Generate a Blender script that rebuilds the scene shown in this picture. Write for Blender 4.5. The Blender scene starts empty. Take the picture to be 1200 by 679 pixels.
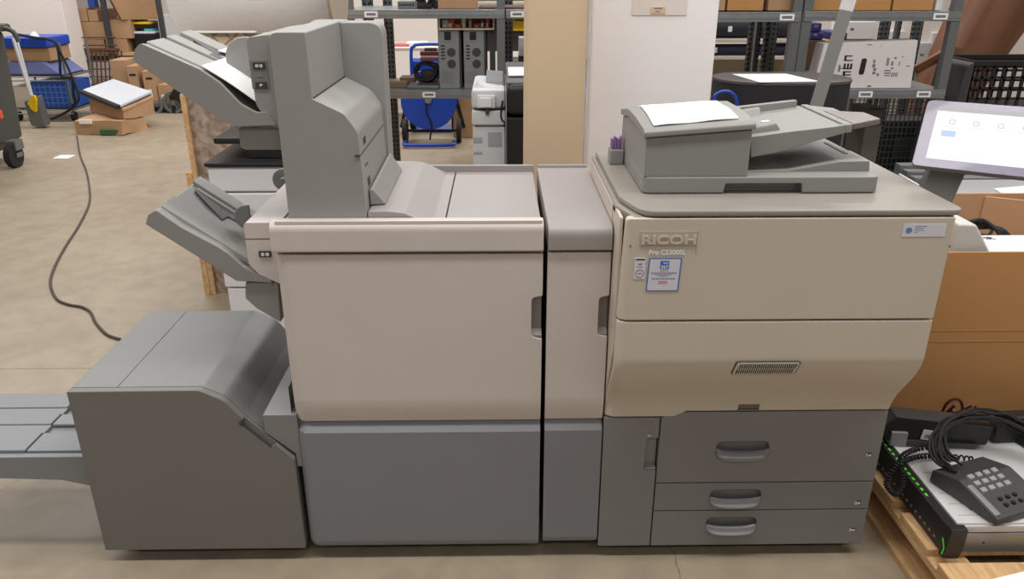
import bpy, bmesh, math, random
from mathutils import Vector, Matrix, noise
random.seed(7)
SC = bpy.context.scene
COL = SC.collection

# ------------------------------------------------------------------ camera, world, lights, exposure
FPX = 912.0; PITCH = math.radians(22.35); YAW = math.radians(0.87); CAMZ = 1.5
cam_d = bpy.data.cameras.new('camera'); cam = bpy.data.objects.new('camera', cam_d); COL.objects.link(cam)
cam_d.sensor_fit = 'HORIZONTAL'; cam_d.sensor_width = 36.0; cam_d.lens = FPX/1200*36.0
cam_d.clip_start = 0.05; cam_d.clip_end = 100
cam.location = (0, 0, CAMZ); cam.rotation_euler = (math.pi/2-PITCH, 0, -YAW)
SC.camera = cam

world = bpy.data.worlds.new('world'); SC.world = world; world.use_nodes = True
bgn = world.node_tree.nodes['Background']
bgn.inputs[0].default_value = (1.0, 0.98, 0.96, 1); bgn.inputs[1].default_value = 0.14

def area(name, loc, sx, sy, power, col=(1, 0.98, 0.955), rot=(0, 0, 0)):
    d = bpy.data.lights.new(name, 'AREA'); d.shape = 'RECTANGLE'; d.size = sx; d.size_y = sy
    d.energy = power; d.color = col
    o = bpy.data.objects.new(name, d); COL.objects.link(o); o.location = loc; o.rotation_euler = rot
    return o
area('ceiling_strip_light', (0.3, 1.0, 4.2), 9.0, 0.4, 205)
area('ceiling_strip_light', (0.3, 2.4, 4.2), 9.0, 0.4, 85)
area('ceiling_strip_light', (0.3, 5.6, 4.2), 9.0, 0.4, 150)
area('ceiling_strip_light', (-1.5, 8.2, 4.2), 12.0, 0.4, 360)
area('ceiling_strip_light', (0.0, -2.4, 4.2), 9.0, 0.4, 85)

SC.view_settings.view_transform = 'Standard'; SC.view_settings.look = 'None'
SC.view_settings.exposure = 0.0; SC.view_settings.gamma = 1.0; SC.view_settings.use_curve_mapping = False

# ------------------------------------------------------------------ measuring helpers
cP, sP, cY, sY = math.cos(PITCH), math.sin(PITCH), math.cos(YAW), math.sin(YAW)
def _ray(u, v):
    a = (u-600)/FPX; b = (339.5-v)/FPX; y = cP+b*sP
    return (a*cY+y*sY, -a*sY+y*cY, -sP+b*cP)
def at(u, v, Y):
    r = _ray(u, v); t = Y/r[1]; return Vector((r[0]*t, Y, CAMZ+r[2]*t))
def atz(u, v, z):
    r = _ray(u, v); t = (z-CAMZ)/r[2]; return Vector((r[0]*t, r[1]*t, z))

# ------------------------------------------------------------------ materials
def lin(c):
    return tuple((x/255/12.92 if x/255 <= 0.04045 else ((x/255+0.055)/1.055)**2.4) for x in c)+(1,)
MATS = {}
def mat(name, rgb, rough=0.5, metal=0.0, var=0.04, scale=8.0, bump=0.0, bscale=400.0, emit=None, spec=0.5, alpha=1.0, trans=0.0, coat=0.0):
    if name in MATS: return MATS[name]
    m = bpy.data.materials.new(name); m.use_nodes = True; MATS[name] = m
    nt = m.node_tree; b = nt.nodes['Principled BSDF']
    c = lin(rgb)
    tc = nt.nodes.new('ShaderNodeTexCoord'); nz = nt.nodes.new('ShaderNodeTexNoise')
    nz.inputs['Scale'].default_value = scale; nz.inputs['Detail'].default_value = 4
    nt.links.new(tc.outputs['Object'], nz.inputs['Vector'])
    mx = nt.nodes.new('ShaderNodeMix'); mx.data_type = 'RGBA'
    mx.inputs[6].default_value = tuple(x*(1-var) for x in c[:3])+(1,)
    mx.inputs[7].default_value = tuple(min(1, x*(1+var)) for x in c[:3])+(1,)
    nt.links.new(nz.outputs[0], mx.inputs[0]); nt.links.new(mx.outputs[2], b.inputs['Base Color'])
    b.inputs['Roughness'].default_value = rough; b.inputs['Metallic'].default_value = metal
    b.inputs['Specular IOR Level'].default_value = spec
    b.inputs['Alpha'].default_value = alpha; b.inputs['Transmission Weight'].default_value = trans
    b.inputs['Coat Weight'].default_value = coat
    if bump:
        n2 = nt.nodes.new('ShaderNodeTexNoise'); n2.inputs['Scale'].default_value = bscale
        nt.links.new(tc.outputs['Object'], n2.inputs['Vector'])
        bp = nt.nodes.new('ShaderNodeBump'); bp.inputs['Strength'].default_value = bump; bp.inputs['Distance'].default_value = 0.001
        nt.links.new(n2.outputs[0], bp.inputs['Height']); nt.links.new(bp.outputs[0], b.inputs['Normal'])
    if emit:
        b.inputs['Emission Color'].default_value = lin(emit[0]); b.inputs['Emission Strength'].default_value = emit[1]
    return m
M_FIN = mat('finisher_warm_grey_plastic', (205, 195, 189), 0.42, bump=0.15)
M_FTOP = mat('finisher_top_plastic', (154, 148, 146), 0.45, bump=0.1)
M_FLOW = mat('blue_grey_lower_plastic', (128, 128, 132), 0.45, bump=0.15)
M_PR = mat('printer_beige_plastic', (200, 189, 174), 0.42, bump=0.15)
M_PTOP = mat('printer_top_plastic', (145, 139, 130), 0.4, bump=0.1)
M_GREY = mat('mid_grey_plastic', (141, 140, 136), 0.5, bump=0.2)
M_TOWER = mat('tower_grey_plastic', (147, 145, 142), 0.55, bump=0.2)
M_DRAW = mat('drawer_grey_plastic', (129, 128, 127), 0.48, bump=0.2)
M_BOX = mat('booklet_unit_grey_plastic', (116, 114, 110), 0.5, bump=0.25)
M_BTOP = mat('booklet_top_grey_plastic', (113, 114, 112), 0.38, bump=0.15)
M_TRAYG = mat('tray_grey_plastic', (132, 134, 137), 0.5, bump=0.2)
M_DARK = mat('black_plastic', (32, 31, 32), 0.45)
M_DARK2 = mat('charcoal_plastic', (62, 61, 62), 0.5)
M_SEAM = mat('dark_frame', (28, 27, 27), 0.8)
M_SILV = mat('satin_silver_plastic', (140, 140, 141), 0.35, metal=0.3)
M_PAPER = mat('white_paper', (244, 243, 243), 0.7, var=0.01)
M_WHITE = mat('white_plastic', (226, 224, 226), 0.4, var=0.02)
M_WHITE2 = mat('off_white_plastic', (205, 206, 208), 0.45, var=0.03)
M_CARD = mat('brown_cardboard', (178, 141, 106), 0.85, var=0.1, bump=0.3, bscale=60)
M_CARDI = mat('cardboard_inside', (190, 146, 108), 0.9, var=0.08)
M_CARDD = mat('orange_brown_cardboard', (186, 136, 84), 0.85, var=0.07, scale=3, bump=0.2, bscale=60)
M_TAPE = mat('packing_tape', (200, 160, 118), 0.3)
M_STEEL = mat('galvanised_steel', (158, 163, 165), 0.38, metal=0.75, var=0.12, scale=20)
M_STEELD = mat('dull_steel', (120, 124, 126), 0.45, metal=0.5, var=0.1)
M_BLUE = mat('bright_blue_paint', (24, 70, 178), 0.35)
M_BLUE2 = mat('blue_crate_plastic', (34, 80, 165), 0.5)
M_NAVY = mat('navy_cloth', (48, 54, 78), 0.8, var=0.15)
M_YEL = mat('yellow_plastic', (238, 196, 20), 0.45)
M_BIN = mat('dark_grey_bin_plastic', (66, 66, 63), 0.55)
M_RUB = mat('black_rubber', (26, 25, 25), 0.7)
M_PURP = mat('purple_plastic', (140, 105, 160), 0.4)
M_BRN = mat('dark_brown_panel', (92, 62, 44), 0.6)
M_LEATH = mat('brown_leather_cloth', (120, 78, 54), 0.5, var=0.25, scale=5)
M_ORNG = mat('orange_plastic', (222, 88, 48), 0.5)
M_PCB = mat('green_circuit_board', (60, 96, 60), 0.5, var=0.5, scale=60)
M_LBLUE = mat('label_blue', (58, 112, 178), 0.5, var=0.02)
M_LWHITE = mat('label_white', (214, 212, 224), 0.45, var=0.01)
M_INK = mat('grey_ink', (120, 118, 125), 0.7)
M_INKR = mat('red_ink', (190, 90, 90), 0.7)
M_INKD = mat('black_ink', (30, 30, 32), 0.7)
M_PRINTW = mat('white_print', (240, 240, 240), 0.6)
M_TUBE = mat('beige_card_tube', (216, 190, 156), 0.75, var=0.03, scale=2)
M_WALL = mat('painted_wall', (238, 229, 222), 0.85, var=0.02, scale=1.5)
M_PILLAR = mat('painted_pillar', (250, 245, 244), 0.8, var=0.025, scale=3)
M_LBEIGE = mat('pale_shelf_board', (212, 202, 186), 0.7)
M_GREEN = mat('bright_green_clip', (96, 224, 62), 0.5)

def film_mat():
    m = mat('clear_film_layers', (252, 247, 243), 0.22, var=0.05, scale=3, spec=0.6)
    nt = m.node_tree; b = nt.nodes['Principled BSDF']
    tc = nt.nodes.new('ShaderNodeTexCoord'); mp = nt.nodes.new('ShaderNodeMapping'); mp.inputs['Scale'].default_value = (1.2, 12, 12)
    mp.inputs['Rotation'].default_value = (0, 0.25, 0.2)
    nz = nt.nodes.new('ShaderNodeTexNoise'); nz.inputs['Scale'].default_value = 5; nz.inputs['Detail'].default_value = 6
    nt.links.new(tc.outputs['Object'], mp.inputs[0]); nt.links.new(mp.outputs[0], nz.inputs['Vector'])
    bp = nt.nodes.new('ShaderNodeBump'); bp.inputs['Strength'].default_value = 0.5; bp.inputs['Distance'].default_value = 0.02
    nt.links.new(nz.outputs[0], bp.inputs['Height']); nt.links.new(bp.outputs[0], b.inputs['Normal'])
    b.inputs['Subsurface Weight'].default_value = 1.0; b.inputs['Subsurface Radius'].default_value = (1, 0.98, 0.95); b.inputs['Subsurface Scale'].default_value = 1.2; b.inputs['Coat Weight'].default_value = 0.5
    return m
M_FILM = film_mat()

def perf_mat():
    m = mat('perforated_steel', (100, 104, 105), 0.45, metal=0.5)
    nt = m.node_tree; b = nt.nodes['Principled BSDF']
    tc = nt.nodes.new('ShaderNodeTexCoord'); sp = nt.nodes.new('ShaderNodeSeparateXYZ'); nt.links.new(tc.outputs['Object'], sp.inputs[0])
    def mth(op, a, c=None):
        n = nt.nodes.new('ShaderNodeMath'); n.operation = op
        for i, q in enumerate((a, c)):
            if q is None: continue
            if isinstance(q, (int, float)): n.inputs[i].default_value = q
            else: nt.links.new(q, n.inputs[i])
        return n.outputs[0]
    mz = mth('PINGPONG', sp.outputs[2], 0.0165)
    mx_ = mth('PINGPONG', mth('ADD', sp.outputs[0], 5.0), 0.014)
    k = mth('MULTIPLY', mth('LESS_THAN', mz, 0.008), mth('LESS_THAN', mx_, 0.006))
    old = b.inputs['Base Color'].links[0].from_socket
    mx = nt.nodes.new('ShaderNodeMix'); mx.data_type = 'RGBA'
    nt.links.new(k, mx.inputs[0]); nt.links.new(old, mx.inputs[6]); mx.inputs[7].default_value = lin((24, 24, 24))
    nt.links.new(mx.outputs[2], b.inputs['Base Color'])
    return m
M_PERF = perf_mat()

def wood_mat():
    m = mat('pallet_pine_wood', (196, 150, 104), 0.75, var=0.1)
    nt = m.node_tree; b = nt.nodes['Principled BSDF']
    tc = nt.nodes.new('ShaderNodeTexCoord'); mp = nt.nodes.new('ShaderNodeMapping'); mp.inputs['Scale'].default_value = (14, 2.0, 14)
    nz = nt.nodes.new('ShaderNodeTexNoise'); nz.inputs['Scale'].default_value = 3; nz.inputs['Detail'].default_value = 8; nz.inputs['Distortion'].default_value = 1.2
    nt.links.new(tc.outputs['Object'], mp.inputs[0]); nt.links.new(mp.outputs[0], nz.inputs['Vector'])
    cr = nt.nodes.new('ShaderNodeValToRGB'); e = cr.color_ramp.elements
    e[0].position = 0.3; e[0].color = lin((184, 142, 98)); e[1].position = 0.65; e[1].color = lin((216, 178, 130))
    nt.links.new(nz.outputs[0], cr.inputs[0]); nt.links.new(cr.outputs[0], b.inputs['Base Color'])
    return m
M_WOOD = wood_mat()

def osb_mat():
    m = mat('marbled_board', (160, 140, 122), 0.7, var=0.1)
    nt = m.node_tree; b = nt.nodes['Principled BSDF']
    tc = nt.nodes.new('ShaderNodeTexCoord'); nz = nt.nodes.new('ShaderNodeTexNoise'); nz.inputs['Scale'].default_value = 14
    nz.inputs['Detail'].default_value = 9; nz.inputs['Distortion'].default_value = 1.5
    nt.links.new(tc.outputs['Object'], nz.inputs['Vector'])
    cr = nt.nodes.new('ShaderNodeValToRGB'); e = cr.color_ramp.elements
    e[0].position = 0.38; e[0].color = lin((128, 108, 94)); e[1].position = 0.62; e[1].color = lin((180, 160, 142))
    nt.links.new(nz.outputs[0], cr.inputs[0]); nt.links.new(cr.outputs[0], b.inputs['Base Color'])
    return m
M_OSB = osb_mat()

def lattice_mat():
    m = mat('padded_wrap_lattice', (196, 172, 142), 0.45)
    nt = m.node_tree; b = nt.nodes['Principled BSDF']
    tc = nt.nodes.new('ShaderNodeTexCoord'); mp = nt.nodes.new('ShaderNodeMapping'); mp.inputs['Rotation'].default_value = (0, math.radians(38), 0)
    bk = nt.nodes.new('ShaderNodeTexVoronoi'); bk.feature = 'DISTANCE_TO_EDGE'; bk.inputs['Scale'].default_value = 17; bk.inputs['Randomness'].default_value = 0.12
    nt.links.new(tc.outputs['Object'], mp.inputs[0]); nt.links.new(mp.outputs[0], bk.inputs['Vector'])
    cr = nt.nodes.new('ShaderNodeValToRGB'); e = cr.color_ramp.elements
    e[0].position = 0.03; e[0].color = lin((150, 124, 98)); e[1].position = 0.12; e[1].color = lin((212, 194, 168))
    nt.links.new(bk.outputs['Distance'], cr.inputs[0]); nt.links.new(cr.outputs[0], b.inputs['Base Color'])
    return m
M_LATT = lattice_mat()

def floor_mat():
    m = mat('sealed_concrete', (190, 168, 140), 0.42)
    nt = m.node_tree; b = nt.nodes['Principled BSDF']; L = nt.links
    tc = nt.nodes.new('ShaderNodeTexCoord')
    def noise(s, d=6, dist=0.0):
        n = nt.nodes.new('ShaderNodeTexNoise'); n.inputs['Scale'].default_value = s; n.inputs['Detail'].default_value = d
        n.inputs['Distortion'].default_value = dist; L.new(tc.outputs['Object'], n.inputs['Vector']); return n.outputs[0]
    def ramp(i, p0, c0, p1, c1):
        r = nt.nodes.new('ShaderNodeValToRGB'); e = r.color_ramp.elements
        e[0].position = p0; e[0].color = c0; e[1].position = p1; e[1].color = c1; L.new(i, r.inputs[0]); return r.outputs[0]
    base = ramp(noise(0.9, 7, 0.8), 0.3, lin((150, 135, 114)), 0.72, lin((169, 155, 134)))
    fine = ramp(noise(9, 9, 0.4), 0.32, (0.84, 0.84, 0.84, 1), 0.6, (1, 1, 1, 1))
    mul = nt.nodes.new('ShaderNodeMix'); mul.data_type = 'RGBA'; mul.blend_type = 'MULTIPLY'; mul.inputs[0].default_value = 1
    L.new(base, mul.inputs[6]); L.new(fine, mul.inputs[7])
    sep = nt.nodes.new('ShaderNodeSeparateXYZ'); L.new(tc.outputs['Object'], sep.inputs[0])
    def mth(op, a, c=None):
        n = nt.nodes.new('ShaderNodeMath'); n.operation = op
        for i, q in enumerate((a, c)):
            if q is None: continue
            if isinstance(q, (int, float)): n.inputs[i].default_value = q
            else: L.new(q, n.inputs[i])
        return n.outputs[0]
    # control joint across the slab and a few wandering cracks
    wob = mth('MULTIPLY', mth('SUBTRACT', noise(2.2, 8), 0.5), 0.5)
    wob2 = mth('MULTIPLY', mth('SUBTRACT', noise(22, 3), 0.5), 0.008)
    cracks = [mth('LESS_THAN', mth('ABSOLUTE', mth('ADD', mth('SUBTRACT', sep.outputs[1], 2.83), wob2)), 0.0045)]
    for cx, k in ((-1.62, 0.55), (0.42, -0.1), (-3.6, 0.3)):
        line = mth('ADD', mth('SUBTRACT', sep.outputs[0], cx), mth('ADD', mth('MULTIPLY', mth('SUBTRACT', sep.outputs[1], 2.0), -k), wob))
        cracks.append(mth('LESS_THAN', mth('ABSOLUTE', line), 0.0022))
    tot = cracks[0]
    for c in cracks[1:]: tot = mth('MAXIMUM', tot, c)
    tot = mth('MULTIPLY', tot, 0.55)
    mx = nt.nodes.new('ShaderNodeMix'); mx.data_type = 'RGBA'; L.new(tot, mx.inputs[0]); L.new(mul.outputs[2], mx.inputs[6])
    mx.inputs[7].default_value = lin((96, 76, 58)); L.new(mx.outputs[2], b.inputs['Base Color'])
    rr = ramp(noise(3, 5), 0.3, (0.36,)*3+(1,), 0.7, (0.52,)*3+(1,)); L.new(rr, b.inputs['Roughness'])
    return m
M_FLOOR = floor_mat()

# ------------------------------------------------------------------ mesh builder
def rp(pts, rad, seg=5):
    """polygon with rounded corners; rad is one number or one per corner"""
    n = len(pts); out = []
    for i, p in enumerate(pts):
        r = rad[i] if isinstance(rad, (list, tuple)) else rad
        p = Vector(p); a = Vector(pts[i-1]); b = Vector(pts[(i+1) % n])
        if r <= 0: out.append(tuple(p)); continue
        d0 = (a-p); d1 = (b-p); l0, l1 = d0.length, d1.length
        if l0 < 1e-6 or l1 < 1e-6: out.append(tuple(p)); continue
        d0 /= l0; d1 /= l1
        ang = math.acos(max(-1, min(1, d0.dot(d1))))
        t = min(r/math.tan(ang/2) if ang > 1e-3 else 0, l0*0.49, l1*0.49)
        q0 = p+d0*t; q1 = p+d1*t
        for k in range(seg+1):
            s = k/seg; out.append(tuple(q0*(1-s)**2+p*2*s*(1-s)+q1*s*s))
    return out

class MB:
    def __init__(s, *mats): s.bm = bmesh.new(); s.mats = list(mats) or [M_GREY]; s.mi = 0; s.T = None
    def use(s, m):
        if m not in s.mats: s.mats.append(m)
        s.mi = s.mats.index(m); return s
    def _fin(s, b, bev=0.0, seg=2, lim=0.5, edge_f=None):
        bmesh.ops.recalc_face_normals(b, faces=b.faces[:])
        if bev > 0:
            es = [e for e in b.edges if len(e.link_faces) == 2 and e.calc_face_angle(0) > lim and (edge_f is None or edge_f(e))]
            if es: bmesh.ops.bevel(b, geom=es, offset=bev, segments=seg, profile=0.5, affect='EDGES', clamp_overlap=True)
        if s.T is not None: bmesh.ops.transform(b, matrix=s.T, verts=b.verts[:])
        for f in b.faces: f.material_index = s.mi
        me = bpy.data.meshes.new('tmp'); b.to_mesh(me); b.free(); s.bm.from_mesh(me); bpy.data.meshes.remove(me)
        return s
    def box(s, x0, x1, y0, y1, z0, z1, bev=0.0, seg=2, edge_f=None):
        b = bmesh.new(); x0, x1 = sorted((x0, x1)); y0, y1 = sorted((y0, y1)); z0, z1 = sorted((z0, z1))
        v = [b.verts.new(c) for c in ((x0,y0,z0),(x1,y0,z0),(x1,y1,z0),(x0,y1,z0),(x0,y0,z1),(x1,y0,z1),(x1,y1,z1),(x0,y1,z1))]
        for f in ((0,3,2,1),(4,5,6,7),(0,1,5,4),(1,2,6,5),(2,3,7,6),(3,0,4,7)): b.faces.new([v[i] for i in f])
        return s._fin(b, bev, seg, edge_f=edge_f)
    def hexa(s, P, bev=0.0, seg=2):
        b = bmesh.new(); v = [b.verts.new(c) for c in P]
        for f in ((0,3,2,1),(4,5,6,7),(0,1,5,4),(1,2,6,5),(2,3,7,6),(3,0,4,7)): b.faces.new([v[i] for i in f])
        return s._fin(b, bev, seg)
    def prism(s, pts, axis, a, c, bev=0.0, seg=2, lim=0.5, slices=None, warp=None, edge_f=None):
        b = bmesh.new()
        def P(p, t): return {'x': (t, p[0], p[1]), 'y': (p[0], t, p[1]), 'z': (p[0], p[1], t)}[axis]
        A = [b.verts.new(P(p, a)) for p in pts]; C = [b.verts.new(P(p, c)) for p in pts]; n = len(pts)
        b.faces.new(A); b.faces.new(C[::-1])
        for i in range(n): b.faces.new((A[i], A[(i+1) % n], C[(i+1) % n], C[i]))
        bmesh.ops.recalc_face_normals(b, faces=b.faces[:])
        if bev > 0:
            es = [e for e in b.edges if e.calc_face_angle(0) > lim and (edge_f is None or edge_f(e))]
            if es: bmesh.ops.bevel(b, geom=es, offset=bev, segments=seg, profile=0.5, affect='EDGES', clamp_overlap=True)
        if slices:
            for ax, vals in slices.items():
                no = Vector([1 if ax == k else 0 for k in 'xyz'])
                for t in vals: bmesh.ops.bisect_plane(b, geom=b.verts[:]+b.edges[:]+b.faces[:], plane_co=no*t, plane_no=no)
        if warp:
            for v in b.verts: v.co = Vector(warp(v.co.x, v.co.y, v.co.z))
        return s._fin(b, 0)
    def cyl(s, p0, p1, r0, r1=None, n=20, bev=0.0):
        p0 = Vector(p0); p1 = Vector(p1); r1 = r0 if r1 is None else r1; d = (p1-p0).normalized()
        u = d.orthogonal().normalized(); w = d.cross(u); b = bmesh.new()
        A = []; C = []
        for i in range(n):
            t = 2*math.pi*i/n; o = u*math.cos(t)+w*math.sin(t)
            A.append(b.verts.new(p0+o*r0)); C.append(b.verts.new(p1+o*r1))
        b.faces.new(A); b.faces.new(C[::-1])
        for i in range(n): b.faces.new((A[i], A[(i+1) % n], C[(i+1) % n], C[i]))
        return s._fin(b, bev, 2, 0.9)
    def ring(s, p0, p1, ro, ri, n=24):
        p0 = Vector(p0); p1 = Vector(p1); d = (p1-p0).normalized(); u = d.orthogonal().normalized(); w = d.cross(u); b = bmesh.new()
        R = []
        for p, r in ((p0, ro), (p1, ro), (p1, ri), (p0, ri)):
            R.append([b.verts.new(p+(u*math.cos(2*math.pi*i/n)+w*math.sin(2*math.pi*i/n))*r) for i in range(n)])
        for k in range(4):
            for i in range(n): b.faces.new((R[k][i], R[k][(i+1) % n], R[(k+1) % 4][(i+1) % n], R[(k+1) % 4][i]))
        return s._fin(b)
    def tube(s, pts, r, n=8, smooth=0, closed=False):
        P = [Vector(p) for p in pts]
        if smooth:
            Q = []; m = len(P); rng = range(m) if closed else range(m-1)
            for i in rng:
                a = P[(i-1) % m] if closed or i > 0 else P[0]*2-P[1]; b_ = P[i]; c = P[(i+1) % m]
                d = P[(i+2) % m] if closed or i+2 < m else P[-1]*2-P[-2]
                for k in range(smooth):
                    t = k/smooth
                    Q.append(0.5*((2*b_)+(c-a)*t+(2*a-5*b_+4*c-d)*t*t+(3*b_-a-3*c+d)*t**3))
            if not closed: Q.append(P[-1])
            P = Q
        b = bmesh.new(); rings = []; m = len(P); up = None
        for i in range(m):
            if closed: d = P[(i+1) % m]-P[i-1]
            else: d = (P[min(i+1, m-1)]-P[max(i-1, 0)])
            d = d.normalized() if d.length > 1e-9 else Vector((0, 0, 1))
            if up is None: up = d.orthogonal().normalized()
            else:
                up = up-d*up.dot(d); up = up.normalized() if up.length > 1e-6 else d.orthogonal().normalized()
            w = d.cross(up)
            rings.append([b.verts.new(P[i]+(up*math.cos(2*math.pi*k/n)+w*math.sin(2*math.pi*k/n))*r) for k in range(n)])
        for i in range(m if closed else m-1):
            A = rings[i]; C = rings[(i+1) % m]
            for k in range(n): b.faces.new((A[k], A[(k+1) % n], C[(k+1) % n], C[k]))
        if not closed: b.faces.new(rings[0]); b.faces.new(rings[-1][::-1])
        return s._fin(b)
    def bar(s, p0, p1, w, h, up=(0, 0, 1), bev=0.0):
        p0 = Vector(p0); p1 = Vector(p1); d = (p1-p0).normalized(); up = Vector(up)
        sd = d.cross(up)
        sd = sd.normalized() if sd.length > 1e-6 else d.orthogonal().normalized()
        u2 = sd.cross(d).normalized(); a = sd*w/2; c = u2*h/2
        return s.hexa([p0-a-c, p0+a-c, p1+a-c, p1-a-c, p0-a+c, p0+a+c, p1+a+c, p1-a+c], bev)
    def sheet(s, P, th=0.001, nu=1, nv=1, fn=None):
        """thin solid sheet spanning four corners, optionally bent by fn(u,v)->offset"""
        P = [Vector(p) for p in P]; no = (P[1]-P[0]).cross(P[3]-P[0]).normalized(); b = bmesh.new(); G = []
        for side in (0, 1):
            g = []
            for j in range(nv+1):
                row = []
                for i in range(nu+1):
                    u, v = i/nu, j/nv
                    p = (P[0]*(1-u)+P[1]*u)*(1-v)+(P[3]*(1-u)+P[2]*u)*v
                    if fn: p = p+Vector(fn(u, v))
                    row.append(b.verts.new(p+no*(th*side)))
                g.append(row)
            G.append(g)
        for side in (0, 1):
            for j in range(nv):
                for i in range(nu):
                    q = [G[side][j][i], G[side][j][i+1], G[side][j+1][i+1], G[side][j+1][i]]
                    b.faces.new(q if side else q[::-1])
        loop = [(0, i) for i in range(nu)]+[(j, nu) for j in range(nv)]+[(nv, nu-i) for i in range(nu)]+[(nv-j, 0) for j in range(nv)]
        for k in range(len(loop)):
            a = loop[k]; c = loop[(k+1) % len(loop)]
            b.faces.new((G[0][a[0]][a[1]], G[0][c[0]][c[1]], G[1][c[0]][c[1]], G[1][a[0]][a[1]]))
        return s._fin(b)
    def mesh(s, name, off=None):
        bmesh.ops.remove_doubles(s.bm, verts=s.bm.verts[:], dist=1e-6)
        if off is not None: bmesh.ops.translate(s.bm, verts=s.bm.verts[:], vec=-off)
        me = bpy.data.meshes.new(name)
        for f in s.bm.faces: f.smooth = True
        s.bm.to_mesh(me); s.bm.free()
        for m in s.mats: me.materials.append(m)
        me.set_sharp_from_angle(angle=math.radians(38))
        return me

ORG = {}
def thing(name, label, cat, loc=(0, 0, 0), rotz=0.0, group=None, local=False, rot=None):
    o = bpy.data.objects.new(name, None); COL.objects.link(o); o.location = loc; o.rotation_euler = rot or (0, 0, rotz)
    o.empty_display_size = 0.1
    o['label'] = label; o['category'] = cat
    if group: o['group'] = group
    ORG[o.name] = Vector((0, 0, 0)) if local else Vector(loc)
    return o
def part(name, mb, parent, label=None, cut=None, stuff=False):
    off = ORG[parent.name]
    o = bpy.data.objects.new(name, mb.mesh(name, off)); COL.objects.link(o); o.parent = parent; ORG[o.name] = off
    if cut: boolcut(o, cut, off)
    if label: o['label'] = label
    if stuff: o['kind'] = 'stuff'
    return o
def solo(name, mb, label, cat, group=None):
    co = [v.co for v in mb.bm.verts]
    base = Vector(((min(c.x for c in co)+max(c.x for c in co))/2, (min(c.y for c in co)+max(c.y for c in co))/2, min(c.z for c in co)))
    o = bpy.data.objects.new(name, mb.mesh(name, base)); COL.objects.link(o); o.location = base
    o['label'] = label; o['category'] = cat
    if group: o['group'] = group
    return o
def struct(name, mb):
    o = bpy.data.objects.new(name, mb.mesh(name)); COL.objects.link(o); o['kind'] = 'structure'; return o
def boolcut(o, cutters, off):
    tmp = []
    for i, c in enumerate(cutters):
        co = bpy.data.objects.new('cutter', c.mesh('cutter', off)); COL.objects.link(co)
        co.location = (0, 0, 0); co.parent = o.parent
        md = o.modifiers.new('cut', 'BOOLEAN'); md.operation = 'DIFFERENCE'; md.object = co; md.solver = 'EXACT'; tmp.append(co)
    bpy.context.view_layer.update()
    dg = bpy.context.evaluated_depsgraph_get()
    me = bpy.data.meshes.new_from_object(o.evaluated_get(dg), depsgraph=dg)
    old = o.data; o.modifiers.clear(); o.data = me; me.name = old.name
    for c in tmp:
        d = c.data; bpy.data.objects.remove(c); bpy.data.meshes.remove(d)
    me.set_sharp_from_angle(angle=math.radians(38))
def dup(root, loc=None, rotz=None, label=None, group=None):
    r = root.copy(); COL.objects.link(r)
    if loc is not None: r.location = loc
    if rotz is not None: r.rotation_euler = (0, 0, rotz)
    if label: r['label'] = label
    if group: r['group'] = group
    for ch in list(root.children):
        c = ch.copy(); COL.objects.link(c); c.parent = r
        for g in list(ch.children):
            d = g.copy(); COL.objects.link(d); d.parent = c
    return r
def text_into(mb, txt, size, M, depth=0.0008, material=None, width=None, bold=0.0, align='LEFT'):
    """set lettering into a builder; M places the xy plane of the text"""
    cu = bpy.data.curves.new('t', 'FONT'); cu.body = txt; cu.size = size; cu.extrude = depth; cu.offset = bold; cu.align_x = align
    cu.resolution_u = 4
    o = bpy.data.objects.new('t', cu); COL.objects.link(o); bpy.context.view_layer.update()
    dg = bpy.context.evaluated_depsgraph_get(); me = bpy.data.meshes.new_from_object(o.evaluated_get(dg))
    if width:
        xs = [v.co.x for v in me.vertices]; w = max(xs)-min(xs)
        S = Matrix.Diagonal((width/w, 1, 1, 1))
    else: S = Matrix.Identity(4)
    me.transform(M @ S)
    if material: mb.use(material)
    b = bmesh.new(); b.from_mesh(me)
    for f in b.faces: f.material_index = mb.mi
    m2 = bpy.data.meshes.new('t2'); b.to_mesh(m2); b.free(); mb.bm.from_mesh(m2)
    bpy.data.objects.remove(o); bpy.data.curves.remove(cu); bpy.data.meshes.remove(me); bpy.data.meshes.remove(m2)
def front(x, y, z): # text plane facing -Y (towards the viewer), origin at x,y,z
    return Matrix.Translation((x, y, z)) @ Matrix.Rotation(math.pi/2, 4, 'X')

# ------------------------------------------------------------------ the setting
m = MB(M_FLOOR); m.box(-11, 8, -3, 12.2, -0.1, 0); struct('floor', m)
m = MB(M_WALL); m.box(-11, 8, 12.0, 12.2, 0, 3.2); struct('wall_back', m)
m = MB(M_WALL); m.box(8, 8.2, -3, 12.2, 0, 3.2); struct('wall_right', m)
m = MB(M_WALL); m.box(-11.2, -11, -3, 12.2, 0, 3.2); struct('wall_left', m)
m = MB(M_WALL); m.box(-10.9, -4.93, 9.4, 9.75, 0, 3.2, 0.01); struct('wall_partition', m)
m = MB(M_PILLAR); m.box(0.325, 0.775, 2.9, 3.4, 0, 3.2, 0.012)
m.box(0.3, 0.337, 2.93, 3.38, 0, 3.2, 0.004); struct('wall_pillar', m)
m = MB(M_WALL); m.box(2.95, 7.9, 6.6, 6.75, 0, 3.0); struct('wall_right_partition', m)

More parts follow.
